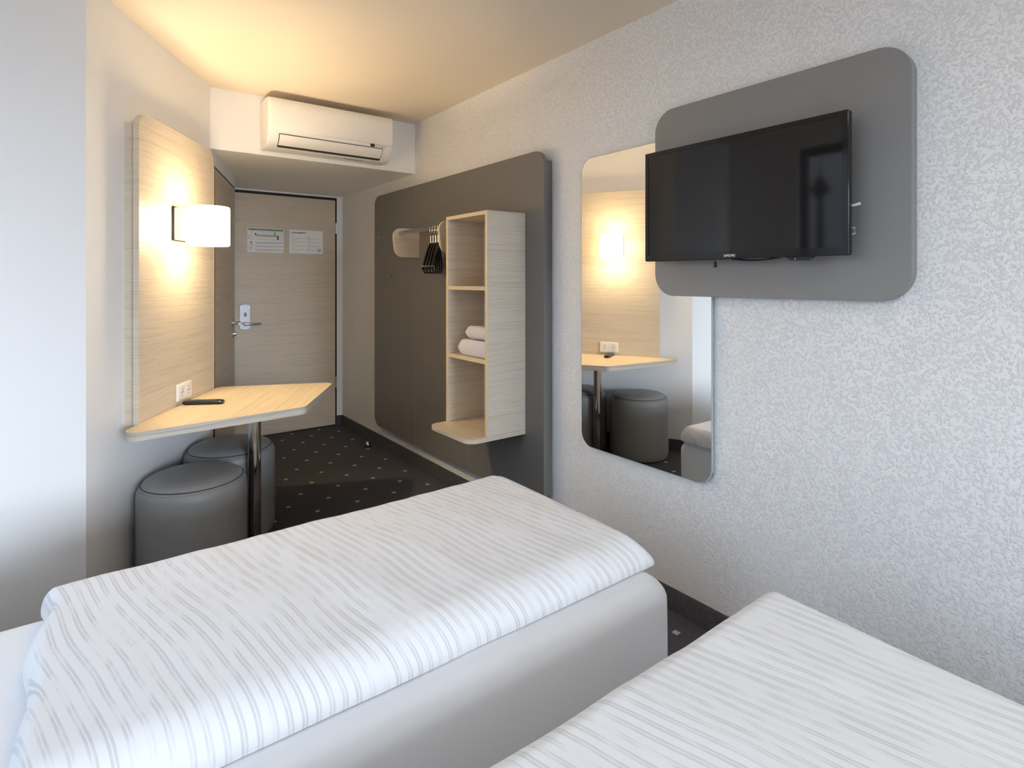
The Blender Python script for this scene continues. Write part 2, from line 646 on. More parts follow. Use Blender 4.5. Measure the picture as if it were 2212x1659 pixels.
box(bm, XL - 0.11, XL, WY1, A.y + 0.15, 0, ZC + 0.1)
box(bm, XL - 0.11, XL, WY0, WY1, 0, WZ0)
box(bm, XL - 0.11, XL, WY0, WY1, WZ1, ZC + 0.1)
struct('wall_left', bm, M['paint'])
# wall facing the beds, slanted wall, bathroom wall: solid blocks behind their visible faces
struct('wall_front', prism(BM(), [(XL - 0.2, A.y), (A.x, A.y), (A.x - 0.1, A.y + 0.12), (XL - 0.2, A.y + 0.12)], 0, ZC + 0.1, 'z'), M['paint'])
struct('wall_slanted', prism(BM(), [(A.x, A.y), (B.x, B.y), (B.x - 0.13, B.y + 0.08), (A.x - 0.13, A.y + 0.06)], 0, ZC + 0.1, 'z'), M['paint'])
struct('wall_bulkhead', box(BM(), B.x - 0.1, XW, YB, YD + 0.1, ZS, ZC + 0.1), M['paint'])
ANG2 = math.atan2(0.306, 0.914)                      # bathroom wall, off the room's long axis
W2 = Vector((math.sin(ANG2), math.cos(ANG2), 0))
N2 = Vector((W2.y, -W2.x, 0))
DS0, DS1, DZ = 0.125, 0.962, 2.047                   # bathroom door along that wall
def bath(s, t):
    p = B + W2 * s + N2 * t
    return (p.x, p.y)
bm = BM()
prism(bm, [bath(0, 0), bath(DS0, 0), bath(DS0, -0.1), bath(0, -0.1)], 0, ZS + 0.02, 'z')
prism(bm, [bath(DS0, 0), bath(DS1, 0), bath(DS1, -0.1), bath(DS0, -0.1)], DZ + 0.012, ZS + 0.02, 'z')
prism(bm, [bath(DS1, 0), bath(DS1 + 0.02, 0), (0.93, YD + 0.1), bath(DS1, -0.12)], 0, ZS + 0.02, 'z')
struct('wall_bathroom', bm, M['paint'])
DX0, DX1, DZ1 = 0.960, 1.876, 2.104
bm = BM()
box(bm, DX1 + 0.012, XW, YD, YD + 0.12, 0, ZS + 0.02)
box(bm, 0.90, DX1 + 0.012, YD, YD + 0.12, DZ1 + 0.022, ZS + 0.02)
struct('wall_entrance', bm, M['paint'])
bm = BM()
box(bm, DX1, DX1 + 0.012, YD + 0.004, YD + 0.1, 0, DZ1 + 0.022)
box(bm, 0.90, DX1, YD + 0.004, YD + 0.1, DZ1, DZ1 + 0.022)
box(bm, 0.90, DX0, YD + 0.004, YD + 0.1, 0, DZ1)
box(bm, DX0, DX1, YD + 0.06, YD + 0.11, 0, DZ1)
struct('trim_1', bm, M['black_gap'])
# carpet skirting
BB = 0.088
bm = BM()
prism(bm, [(XW, 0), (XW - 0.014, 0), (XW - 0.014, BB - 0.012), (XW - 0.008, BB), (XW, BB)], YBACK, YD, 'y')
struct('baseboard_right', bm, M['carpet_skirt'])
struct('baseboard_entrance', box(BM(), DX1 + 0.012, XW - 0.014, YD - 0.014, YD, 0, BB), M['carpet_skirt'])
struct('baseboard_front', box(BM(), XL, A.x + 0.006, A.y - 0.014, A.y, 0, BB), M['carpet_skirt'])
nrm = Vector(((B - A).y, -(B - A).x, 0)).normalized()
C1, C2 = A + nrm * 0.014, B + nrm * 0.014
struct('baseboard_slanted', prism(BM(), [(A.x, A.y), (A.x + 0.006, A.y - 0.014), (C1.x, C1.y), (C2.x, C2.y), (B.x, B.y)], 0, BB, 'z'), M['carpet_skirt'])

# window beside the beds
M['frame_grey'] = simple('anthracite_frame', (0.03, 0.031, 0.033), 0.5)
win = struct('window_1', box(BM(), XL - 0.09, XL - 0.03, WY0, WY0 + 0.06, WZ0, WZ1), M['frame_grey'])
bm = BM()
for y in (WY1 - 0.045, (WY0 + WY1) / 2 - 0.03):
    box(bm, XL - 0.09, XL - 0.03, y, y + 0.06, WZ0, WZ1)
for z in (WZ0, WZ1 - 0.06):
    box(bm, XL - 0.09, XL - 0.03, WY0 + 0.06, WY1 - 0.06, z, z + 0.06)
part('window_frame', bm, M['frame_grey'], win)
part('window_pane', box(BM(), XL - 0.062, XL - 0.058, WY0 + 0.03, WY1 - 0.03, WZ0 + 0.03, WZ1 - 0.03), M['pane'], win)

win = struct('window_2', box(BM(), BX0, BX0 + 0.06, YBACK - 0.12, YBACK - 0.05, BZ0, BZ1), M['white_plastic'])
bm = BM()
for x in (BX1 - 0.06, (BX0 + BX1) / 2 - 0.03):
    box(bm, x, x + 0.06, YBACK - 0.12, YBACK - 0.05, BZ0, BZ1)
for z in (BZ0, BZ1 - 0.06):
    box(bm, BX0 + 0.06, BX1 - 0.06, YBACK - 0.12, YBACK - 0.05, z, z + 0.06)
part('window_frame', bm, M['white_plastic'], win)
part('window_pane', box(BM(), BX0 + 0.03, BX1 - 0.03, YBACK - 0.088, YBACK - 0.084, BZ0 + 0.03, BZ1 - 0.03), M['pane'], win)

# entrance door
d1 = struct('door_1', box(BM(), DX0, DX1 - 0.003, YD, YD + 0.045, 0.008, DZ1 - 0.002), M['oak_door'], bevel=0.0015)
hx = 1.091
hz0, hz1 = 0.933, 1.152
pts = [(hx - 0.043, hz0 + 0.012)] + [(hx - 0.043 + 0.086 * k / 8, hz0 + 0.012 - 0.012 * math.sin(PI * k / 8)) for k in range(1, 8)] + \
      [(hx + 0.043, hz0 + 0.012), (hx + 0.043, hz1 - 0.010)] + \
      [(hx + 0.043 - 0.086 * k / 8, hz1 - 0.010 + 0.010 * math.sin(PI * k / 8)) for k in range(1, 8)] + [(hx - 0.043, hz1 - 0.010)]
pl1 = part('door_lock_plate', prism(BM(), pts, YD - 0.009, YD, 'y'), M['silver_paint'], d1, bevel=0.002)
bm = BM()
for x, z in ((hx - 0.029, hz1 - 0.03), (hx + 0.029, hz1 - 0.03), (hx, hz0 + 0.012)):
    tube(bm, [(x, YD - 0.0085, z), (x, YD - 0.0105, z)], 0.006, 12)
part('plate_screws', bm, M['steel'], pl1)
bm = BM()
prism(bm, [(hx + 0.011 * math.cos(a) * (1 - 0.25 * math.sin(a)), 1.066 + 0.019 * math.sin(a)) for a in [2 * PI * k / 20 for k in range(20)]], YD - 0.017, YD - 0.009, 'y')
part('lock_knob', bm, M['chrome'], pl1)
bm = BM()
tube(bm, [(hx, YD - 0.009, 0.985), (hx, YD - 0.050, 0.985)], [0.017, 0.011], 16)
tube(bm, [(hx - 0.008, YD - 0.050, 0.985), (hx + 0.03, YD - 0.054, 0.985), (hx + 0.08, YD - 0.052, 0.983), (hx + 0.118, YD - 0.048, 0.984)], [0.011, 0.0115, 0.010, 0.007], 14)
part('door_handle', bm, M['steel'], d1)
for z in (0.405, 1.842):
    part('hinge', tube(BM(), [(DX1 + 0.004, YD - 0.004, z - 0.05), (DX1 + 0.004, YD - 0.004, z + 0.05)], 0.008, 12), M['steel'], d1)

# bathroom door
bm = BM()
prism(bm, [bath(DS0 + 0.003, 0.002), bath(DS1 - 0.003, 0.002), bath(DS1 - 0.003, -0.04), bath(DS0 + 0.003, -0.04)], 0.006, DZ, 'z')
d2 = struct('door_2', bm, M['oak_door'])
R2 = Matrix.Translation(B) @ Matrix(((W2.x, N2.x, 0, 0), (W2.y, N2.y, 0, 0), (0, 0, 1, 0), (0, 0, 0, 1)))
def on_bath(bm):
    bmesh.ops.transform(bm, matrix=R2, verts=bm.verts)
    return bm
hs = 0.885
bm = BM()
tube(bm, [(hs, 0.002, 1.04), (hs, 0.010, 1.04)], 0.026, 20)
part('handle_rose', on_bath(bm), M['steel'], d2)
bm = BM()
tube(bm, [(hs, 0.010, 1.04), (hs, 0.045, 1.04), (hs - 0.01, 0.058, 1.04), (hs - 0.03, 0.062, 1.04), (hs - 0.12, 0.062, 1.04)], 0.0105, 14)
part('door_handle', on_bath(bm), M['chrome'], d2)
bm = BM()
tube(bm, [(hs, 0.002, 0.958), (hs, 0.010, 0.958)], 0.026, 20)
tube(bm, [(hs, 0.010, 0.958), (hs, 0.026, 0.958)], [0.014, 0.011], 14)
part('lock_rose', on_bath(bm), M['steel'], d2)
bm = BM()
prism(bm, [bath(DS0 - 0.035, 0.003), bath(DS0, 0.003), bath(DS0, 0.0), bath(DS0 - 0.035, 0.0)], 0, DZ + 0.012, 'z')
prism(bm, [bath(DS0, 0.001), bath(DS1, 0.001), bath(DS1, -0.05), bath(DS0, -0.05)], DZ, DZ + 0.012, 'z')
struct('trim_2', bm, M['black_gap'])

# ------------------------------------------------------------------ slanted wall: oak panel, lamp, sockets, table
ANG = math.radians(30.2)
RZ = math.atan2(-math.cos(ANG), -math.sin(ANG))     # local x along the wall towards the beds, y out of it
PB = B + Vector((math.cos(ANG), -math.sin(ANG), 0)) * 0.008
SM = Matrix.Translation(PB) @ Matrix.Rotation(RZ, 4, 'Z')
def sl(s, t, z):
    return SM @ Vector((s, t, z))
PT = 0.078                                            # front face of the panel
t = thing('oak_backboard', 'tall pale oak laminate board with rounded corner behind the table, on the slanted wall', 'wall panel', sl(0.58, 0, 0), RZ)
def loc_x(bm, s0):
    bmesh.ops.translate(bm, vec=(-s0, 0, 0), verts=bm.verts)
    return bm
S0, S1 = 0.175, 0.968
bm = prism(BM(), rpoly([(S0, 0.705), (S1, 0.705), (S1, 2.083), (S0, 2.083)], [0, 0.0, 0.075, 0.075], 9), PT - 0.024, PT, 'y')
part('front_board', loc_x(bm, 0.58), M['oak'], t, world=False, bevel=0.0015)
bm = box(BM(), S0 + 0.03, S1 - 0.028, -0.004, PT - 0.024, 0.712, 2.038)
part('backing_frame', loc_x(bm, 0.58), M['oak'], t, world=False)
bm = box(BM(), S1 - 0.028, S1 - 0.0255, 0.0, 0.004, 0.712, 2.038)
part('shadow_strip', loc_x(bm, 0.58), M['black_gap'], t, world=False)
bm = box(BM(), S0 - 0.003, S0, PT - 0.024, PT + 0.0005, 0.705, 2.00)
part('edge_band', loc_x(bm, 0.58), M['oak_band'], t, world=False)

# lamp
LS, LT, LZ0, LZ1 = 0.612, 0.226, 1.527, 1.718
t = thing('sconce', 'lit lamp with white glass cylinder shade mounted on the oak board above the table', 'lamp', sl(LS, PT, 1.63), RZ)
def L(bm):
    bmesh.ops.translate(bm, vec=(-LS, -PT, -1.63), verts=bm.verts)
    return bm
part('mounting_plate', L(box(BM(), LS - 0.065, LS + 0.065, PT + 0.0006, PT + 0.007, 1.548, 1.713)), M['black_gloss'], t, world=False, bevel=0.001)
part('lamp_body', L(box(BM(), LS - 0.058, LS + 0.058, PT + 0.007, LT - 0.072, 1.552, 1.708)), M['white_plastic'], t, world=False, bevel=0.003)
bm = BM()
prof = [(0.0885, LZ0 + 0.004), (0.0895, LZ0 + 0.012), (0.0895, LZ1 - 0.012), (0.0880, LZ1 - 0.003), (0.0855, LZ1), (0.083, LZ1 - 0.003), (0.083, LZ0 + 0.003), (0.0855, LZ0), (0.0885, LZ0 + 0.004)]
lathe(bm, prof, LS, LT, 64, cap=False)
part('lamp_shade', L(bm), M['shade'], t, world=False)
bm = BM()
lathe(bm, [(0.0, 1.585), (0.014, 1.585), (0.014, 1.60), (0.018, 1.605), (0.026, 1.622), (0.027, 1.635), (0.020, 1.652), (0.0, 1.658)], LS, LT, 24)
part('bulb', L(bm), M['shade'], t, world=False)
for z_, p_ in ((LZ1 - 0.075, LAMP_POWER), (LZ0 + 0.06, LAMP_POWER * 0.2)):
    ld = bpy.data.lights.new('lamp_bulb_light', 'POINT')
    ld.energy = p_
    ld.color = LAMP_COLOR
    ld.shadow_soft_size = 0.012
    lo = bpy.data.objects.new('lamp_bulb_light', ld)
    lo.location = (0, LT - PT - 0.066, z_ - 1.63)
    lo.parent = t
    COL.objects.link(lo)

# double socket
KS, KZ = 0.560, 0.808
t = thing('double_socket', 'white double wall socket in the oak board just above the table', 'socket', sl(KS, PT, KZ), RZ)
bm = prism(BM(), rpoly([(-0.077, -0.041), (0.077, -0.041), (0.077, 0.041), (-0.077, 0.041)], 0.008, 5), 0.0008, 0.011, 'y')
part('cover_frame', bm, M['white_plastic'], t, world=False, bevel=0.003)
for sx in (-0.0355, 0.0355):
    bm = BM()
    box(bm, sx - 0.0335, sx + 0.0335, 0.011, 0.0135, -0.0335, 0.0335)
    ins = part('socket_insert', bm, M['white_plastic'], t, world=False, bevel=0.001)
    bm = BM()
    N = 40
    rings = []
    for r, y in ((0.0215, 0.0136), (0.0208, 0.0146), (0.0195, 0.0138), (0.0190, 0.0137)):
        rings.append([bm.verts.new((sx + r * math.cos(2 * PI * k / N), y, r * math.sin(2 * PI * k / N))) for k in range(N)])
    for a, b in zip(rings, rings[1:]):
        for k in range(N):
            bm.faces.new((a[k], a[(k + 1) % N], b[(k + 1) % N], b[k]))
    bmesh.ops.recalc_face_normals(bm, faces=bm.faces)
    part('socket_rim', bm, M['white_plastic'], ins, world=False)
    bm = BM()
    for dx in (-0.0095, 0.0095):
        tube(bm, [(sx + dx, 0.0132, 0), (sx + dx, 0.0139, 0)], 0.0032, 12)
    for dz in (-0.0165, 0.0165):
        box(bm, sx - 0.0035, sx + 0.0035, 0.0132, 0.0139, dz - 0.002, dz + 0.002)
    part('socket_holes', bm, M['black_gap'], ins, world=False)

# table: oak top held against the board, one chrome leg
TZ = 0.745
t = thing('table', 'pale oak table on one chrome leg, standing against the oak board', 'table', sl(0.6, 0.38, 0), RZ)
def T(bm):
    bmesh.ops.translate(bm, vec=(-0.6, -0.38, 0), verts=bm.verts)
    return bm
poly = rpoly([(1.150, PT + 0.001), (0.706, 0.702), (0.052, 0.712), (0.118, PT + 0.001)], [0.045, 0.06, 0.05, 0.05], 10)
top = part('tabletop', T(prism(BM(), poly, TZ - 0.002, TZ, 'z')), M['oak_top'], t, world=False)
part('table_edge', T(prism(BM(), poly, TZ - 0.037, TZ - 0.002, 'z')), M['oak_edge'], t, world=False)
lp = SM.inverted() @ Vector((0.687, 3.081, 0))
bm = BM()
lathe(bm, [(0.0, 0.0), (0.031, 0.0), (0.031, TZ - 0.037), (0.0, TZ - 0.037)], lp.x, lp.y, 40)
part('leg', T(bm), M['chrome'], t, world=False)
bm = BM()
lathe(bm, [(0.0, 0.0), (0.045, 0.0), (0.045, 0.004), (0.0315, 0.012), (0.0315, 0.02), (0.0, 0.02)], lp.x, lp.y, 40)
part('foot_ring', T(bm), M['chrome'], t, world=False)

# remote control on the table
rc0, rc1 = Vector((0.393, 3.208, 0)), Vector((0.551, 3.118, 0))
rd = (rc1 - rc0).normalized()
rl = (rc1 - rc0).length / 2
t = thing('remote_control', 'black television remote control lying on the oak table', 'remote control', tuple((rc0 + rc1) / 2 + Vector((0, 0, TZ))), math.atan2(rd.y, rd.x))
bm = BM()
n = 16
prof = []
for k in range(n):
    a = 2 * PI * k / n
    c_, s_ = math.cos(a), math.sin(a)
    prof.append((0.0225 * math.copysign(abs(c_) ** 0.6, c_), 0.0095 + 0.0095 * math.copysign(abs(s_) ** 0.7, s_)))
rings = []
for x, k in ((-rl, 0.80), (-rl + 0.004, 0.95), (-rl + 0.012, 1.0), (rl - 0.012, 1.0), (rl - 0.004, 0.95), (rl, 0.80)):
    rings.append([bm.verts.new((x, p[0] * k, 0.0095 + (p[1] - 0.0095) * k)) for p in prof])
fs = []
for a, b in zip(rings, rings[1:]):
    for k in range(n):
        fs.append(bm.faces.new((a[k], a[(k + 1) % n], b[(k + 1) % n], b[k])))
fs += [bm.faces.new(rings[0]), bm.faces.new(rings[-1])]
bmesh.ops.recalc_face_normals(bm, faces=fs)
part('handset', bm, M['black_plastic'], t, world=False)
bm = BM()
for i in range(13):
    for j in range(3):
        x, y = -rl + 0.022 + i * 0.0112, (j - 1) * 0.0115
        box(bm, x - 0.0036, x + 0.0036, y - 0.004, y + 0.004, 0.0180, 0.0205)
part('keypad', bm, simple('rubber_keys', (0.10, 0.10, 0.105), 0.5), t, world=False)

# stools
def stool(x, y, label):
    t = thing('stool', label, 'stool', (x, y, 0), 0.3, 'grey upholstered drum stools at the table')
    R = 0.221
    bm = BM()
    prof = [(0.0, 0.004), (R - 0.03, 0.004), (R - 0.010, 0.010), (R - 0.001, 0.035), (R, 0.06), (R, 0.415), (R - 0.002, 0.435), (R - 0.010, 0.453), (R - 0.018, 0.462)]
    lathe(bm, prof, 0, 0, 72, cap=False)
    part('upholstered_body', bm, M['leather'], t, world=False)
    bm = BM()
    lathe(bm, [(R - 0.0178, 0.4610), (R - 0.0150, 0.4640), (R - 0.0180, 0.4665), (R - 0.0205, 0.4640)], 0, 0, 72, cap=False)
    part('seam', bm, M['leather_seam'], t, world=False)
    bm = BM()
    lathe(bm, [(R - 0.018, 0.463), (R - 0.026, 0.472), (R - 0.045, 0.482), (R - 0.09, 0.490), (R - 0.15, 0.494), (0, 0.496)], 0, 0, 72, cap=False)
    part('seat', bm, M['leather'], t, world=False)
    bm = BM()
    for k in range(120):
        a = 2 * PI * k / 120
        r = R - 0.0105
        mt = Matrix.Rotation(a, 4, 'Z') @ Matrix.Translation((r, 0, 0.4535)) @ Matrix.Rotation(-0.6, 4, 'Y')
        box(bm, -0.0006, 0.0006, -0.0022, 0.0022, -0.0008, 0.0008, mt)
    part('stitching', bm, M['leather_seam'], t, world=False)
    return t
stool(0.394, 2.922, 'grey leatherette drum stool under the table, the one nearer the beds')
stool(0.627, 3.352, 'grey leatherette drum stool under the table, the one nearer the wooden doors')

# unseen fill lamp, added on the ceiling behind the camera to brighten the room
t = thing('added_fill_lamp', 'unseen round fill lamp added on the ceiling above the front bed, behind the viewpoint', 'lamp', (0.70, -0.60, ZC))
part('fill_lamp_housing', lathe(BM(), [(0, ZC), (0.19, ZC), (0.19, ZC - 0.03), (0.178, ZC - 0.03), (0, ZC - 0.03)], 0.70, -0.60, 40), M['white_plastic'], t)
part('fill_lamp_diffuser', lathe(BM(), [(0.178, ZC - 0.030), (0.174, ZC - 0.036), (0, ZC - 0.038)], 0.70, -0.60, 40, cap=False), simple('fill_lamp_glow', (0.8, 0.8, 0.8), 0.5, emit=(1.0, 0.92, 0.82), estr=FILL_LAMP_GLOW), t)

# ------------------------------------------------------------------ papers on the entrance door
def flat(bm, x0, x1, z0, z1, y):
    vs = [bm.verts.new(v) for v in ((x0, y, z0), (x1, y, z0), (x1, y, z1), (x0, y, z1))]
    bm.faces.new(vs)
TXM = lambda x, z, y: Matrix.Translation((x, y, z)) @ Matrix.Rotation(PI / 2, 4, 'X')

px0, px1, pz0, pz1 = 1.111, 1.408, 1.598, 1.808
yp = YD - 0.0012
t = solo('evacuation_plan', prism(BM(), [(px0, pz0), (px1, pz0), (px1, pz1), (px0, pz1)], yp, YD - 0.0002, 'y'), M['paper'],
         'white escape plan sheet with a green header and floor plan, on the entrance door', 'notice', (px0, YD, pz0))
y1, y2 = yp - 0.0004, yp - 0.0008
bm = BM()
flat(bm, px0 + 0.008, px1 - 0.006, pz1 - 0.021, pz1 - 0.006, y1)
part('header_band', bm, M['plan_green'], t)
bm = BM()
text_into(bm, 'Flucht- und Rettungsplan Escape-route Plan d\u2019\u00e9vacuation', 0.012, TXM(px0 + 0.012, pz1 - 0.0175, y2), 0.0001, width=0.268)
part('header_lettering', bm, M['white_ink'], t)
gx0, gx1, gz0, gz1 = px0 + 0.068, px1 - 0.010, pz1 - 0.098, pz1 - 0.030
bm = BM()
for k in range(15):
    x = gx0 + (gx1 - gx0) * k / 14
    flat(bm, x - 0.0006, x + 0.0006, gz0, gz1, y1)
for z in (gz0, gz1, (gz0 + gz1) / 2 - 0.007, (gz0 + gz1) / 2 + 0.007):
    flat(bm, gx0, gx1, z - 0.0007, z + 0.0007, y1)
part('floor_plan', bm, M['ink_grey'], t)
bm = BM()
zc = (gz0 + gz1) / 2
flat(bm, gx0, gx1 - 0.035, zc - 0.004, zc + 0.004, y2)
flat(bm, gx1 - 0.070, gx1 - 0.058, zc, gz1, y2)
part('escape_route', bm, M['plan_lime'], t)
for q in ((gx1 - 0.044, gx1 - 0.031, gz0, zc + 0.002), (gx0 - 0.008, gx0 + 0.002, zc, zc + 0.02)):
    bm = BM()
    flat(bm, *q, y2 - 0.0003)
    part('stairwell', bm, M['plan_green'], t)
bm = BM()
ccx, ccz = px0 + 0.03, pz0 + 0.083
for k in range(4):
    a = PI / 2 * k
    x, z = ccx + 0.0065 * math.cos(a), ccz + 0.0065 * math.sin(a)
    flat(bm, x - 0.004, x + 0.004, z - 0.004, z + 0.004, y1)
part('assembly_symbol', bm, M['plan_green'], t)
bm = BM()
for k in range(2):
    z = pz1 - 0.072 - 0.019 * k
    flat(bm, px0 + 0.0095, px0 + 0.0165, z - 0.004, z + 0.004, y1)
part('fire_symbols', bm, M['plan_red'], t)
bm = BM()
def lines(bm, x0, x1, zt, n, dz, h, y, last=0.6):
    for k in range(n):
        e = x1 if k < n - 1 else x0 + (x1 - x0) * last
        x = x0
        while x < e:                                     # words, too small to read in the photograph
            w = random.uniform(0.004, 0.011)
            flat(bm, x, min(x + w, e), zt - k * dz - h, zt - k * dz, y)
            x += w + 0.0016
lines(bm, px0 + 0.062, px1 - 0.008, pz0 + 0.092, 5, 0.0040, 0.0017, y1)
lines(bm, px0 + 0.062, px1 - 0.008, pz0 + 0.059, 4, 0.0040, 0.0017, y1)
lines(bm, px0 + 0.062, px1 - 0.008, pz0 + 0.030, 5, 0.0040, 0.0017, y1)
lines(bm, px0 + 0.010, px0 + 0.052, pz0 + 0.066, 4, 0.0040, 0.0017, y1)
lines(bm, px0 + 0.010, px0 + 0.050, pz0 + 0.043, 5, 0.0040, 0.0017, y1)
lines(bm, px0 + 0.010, px0 + 0.048, pz0 + 0.018, 2, 0.0040, 0.0017, y1)
for k in range(4):
    lines(bm, px0 + 0.023, px0 + 0.050, pz1 - 0.034 - 0.019 * k, 2, 0.004, 0.0017, y1)
part('small_print', bm, M['ink_grey'], t)

qx0, qx1, qz0, qz1 = 1.459, 1.756, 1.598, 1.808
t = solo('information_sheet', prism(BM(), [(qx0, qz0), (qx1, qz0), (qx1, qz1), (qx0, qz1)], yp, YD - 0.0002, 'y'), M['paper'],
         'white hotel information sheet in black print, beside the escape plan on the entrance door', 'notice', (qx0, YD, qz0))
bm = BM()
text_into(bm, 'HOTEL INFORMATION', 0.0155, TXM(qx0 + 0.016, qz1 - 0.030, y1), 0.0001, width=0.128, bold=0.0007)
part('title_lettering', bm, M['ink'], t)
bm = BM()
for x, zs in ((qx0 + 0.016, (0.164, 0.145, 0.114, 0.084, 0.045)), (qx0 + 0.152, (0.157, 0.140, 0.112, 0.080, 0.042))):
    for z in zs:
        lines(bm, x, x + random.uniform(0.022, 0.034), qz0 + z + 0.004, 1, 0.004, 0.0026, y1, 1.0)
part('headings', bm, M['ink_grey'], t)
bm = BM()
for x, w in ((qx0 + 0.016, 0.124), (qx0 + 0.152, 0.118)):
    for z, n_ in ((0.138, 3), (0.107, 3), (0.075, 4), (0.038, 3), (0.014, 1)):
        lines(bm, x, x + (w if z > 0.05 or w > 0.12 else 0.080), qz0 + z, n_, 0.0045, 0.0016, y1)
part('small_print', bm, M['ink_light'], t)
bm = BM()
cx_, cz_ = qx1 - 0.034, qz0 + 0.032
N = 36
ri = [bm.verts.new((cx_ + 0.0135 * math.cos(2 * PI * k / N), y1, cz_ + 0.0135 * math.sin(2 * PI * k / N))) for k in range(N)]
ro = [bm.verts.new((cx_ + 0.0162 * math.cos(2 * PI * k / N), y1, cz_ + 0.0162 * math.sin(2 * PI * k / N))) for k in range(N)]
for k in range(N):
    bm.faces.new((ri[k], ri[(k + 1) % N], ro[(k + 1) % N], ro[k]))
text_into(bm, 'B&B', 0.0125, TXM(cx_, cz_ - 0.0042, y1), 0.0001, 'CENTER', bold=0.0004)
part('round_logo', bm, M['ink'], t)

# ------------------------------------------------------------------ right wall: grey wardrobe board
XP = XW - 0.073
t = thing('wardrobe_board', 'large grey laminate board with rounded corners behind the shelf unit and clothes rail', 'wall panel', (XW, 3.27, 0))
WB0, WB1, WBZ0, WBZ1 = 2.209, 4.323, 0.196, 2.028
bm = prism(BM(), rpoly([(WB0, WBZ0), (WB1, WBZ0), (WB1, WBZ1), (WB0, WBZ1)], 0.08, 10), XP, XP + 0.024, 'x')
part('front_board', bm, M['grey_board'], t, bevel=0.0015)
bm = box(BM(), XP + 0.024, XW - 0.001, WB0 + 0.020, WB1 - 0.03, WBZ0 + 0.045, WBZ1 - 0.05)
part('backing_frame', bm, M['grey_board'], t)
bm = BM()
for y in (2.920, 3.620):
    box(bm, XP - 0.0004, XP + 0.001, y - 0.0015, y + 0.0015, WBZ0 + 0.001, WBZ1 - 0.001)
part('board_joints', bm, M['grey_seam'], t)

# shelf unit
CX, CY0, CY1, CZ0, CZ1 = 1.623, 2.361, 2.769, 0.542, 1.713
TH = 0.021
t = thing('shelf_unit', 'tall narrow open oak shelf unit holding towels, fixed to the grey board', 'shelf unit', (XP, (CY0 + CY1) / 2, CZ0))
part('top_panel', box(BM(), CX, XP - 0.0002, CY0, CY1, CZ1 - 0.020, CZ1), M['oak'], t, bevel=0.0012)
for a, b in ((CY0, CY0 + TH), (CY1 - TH, CY1)):
    part('side_panel', box(BM(), CX, XP - 0.0002, a, b, CZ0 + 0.024, CZ1 - 0.020), M['oak'], t, bevel=0.0012)
bp = rpoly([(XP - 0.0002, CY0), (XP - 0.0002, CY1), (1.513, CY1), (1.513, CY0)], [0, 0, 0.045, 0.06], 9)
part('bottom_shelf', prism(BM(), bp, CZ0, CZ0 + 0.021, 'z'), M['oak'], t)
part('shelf_surface', prism(BM(), bp, CZ0 + 0.021, CZ0 + 0.024, 'z'), M['oak_shelf'], t, bevel=0.001)
part('back_panel', box(BM(), XP - 0.010, XP - 0.0002, CY0 + TH, CY1 - TH, CZ0 + 0.024, CZ1 - 0.020), M['oak'], t)
for z in (1.305, 0.929):
    part('shelf', box(BM(), CX + 0.004, XP - 0.010, CY0 + TH, CY1 - TH, z, z + 0.021), M['oak_shelf'], t, bevel=0.0012)
bm = BM()
box(bm, CX - 0.0008, CX, CY0 + 0.001, CY1 - 0.001, CZ1 - 0.0195, CZ1 - 0.0005)
for a, b in ((CY0, CY0 + TH), (CY1 - TH, CY1)):
    box(bm, CX - 0.0008, CX, a + 0.001, b - 0.001, CZ0 + 0.025, CZ1 - 0.021)
part('edge_band', bm, M['oak_band'], t, label='pale yellowish front edge')
for z in (1.305, 0.929):
    part('shelf_edge_band', box(BM(), CX + 0.0032, CX + 0.004, CY0 + TH, CY1 - TH, z + 0.001, z + 0.020), M['oak_band'], t)

# towels
def towel(x0, x1, y0, y1, z0, h, label, sd):
    bm = BM()
    nx, ny = 30, 36
    top, bot = {}, {}
    for i in range(nx + 1):
        for j in range(ny + 1):
            u, v = 0.5 - 0.5 * math.cos(PI * i / nx), 0.5 - 0.5 * math.cos(PI * j / ny)
            x, y = x0 + (x1 - x0) * u, y0 + (y1 - y0) * v
            du, dv = min(u, 1 - u) * (x1 - x0), min(v, 1 - v) * (y1 - y0)
            f = math.sqrt(max(0, 1 - (1 - min(du / 0.016, 1)) ** 2)) * math.sqrt(max(0, 1 - (1 - min(dv / 0.030, 1)) ** 2))
            nz = noise.noise(Vector((x * 14, y * 14, sd))) * 0.005
            sag = 1 - 0.14 * (1 - min(dv / 0.16, 1)) ** 2
            edge = i in (0, nx) or j in (0, ny)
            zt = z0 + h * 0.46 + (h * 0.54 * sag + nz) * f
            zb = z0 + h * 0.46 * (1 - f)
            top[i, j] = bm.verts.new((x, y, zt))
            bot[i, j] = top[i, j] if edge else bm.verts.new((x, y, zb))
    for i in range(nx):
        for j in range(ny):
            for g, rev in ((top, False), (bot, True)):
                q = [g[i, j], g[i + 1, j], g[i + 1, j + 1], g[i, j + 1]]
                if len(set(q)) == 4:
                    try:
                        bm.faces.new(q[::-1] if rev else q)
                    except ValueError:
                        pass
    return solo('towel', bm, M['towel'], label, 'towel', ((x0 + x1) / 2, (y0 + y1) / 2, z0), group='folded white towels in the shelf unit')
SZ = 0.929 + 0.021
towel(1.640, 1.850, 2.384, 2.672, SZ + 0.001, 0.088, 'thick folded white towel lying on the middle oak shelf, under another', 1.0)
towel(1.655, 1.850, 2.384, 2.620, SZ + 0.094, 0.068, 'smaller folded white towel on top of the thicker one', 5.0)

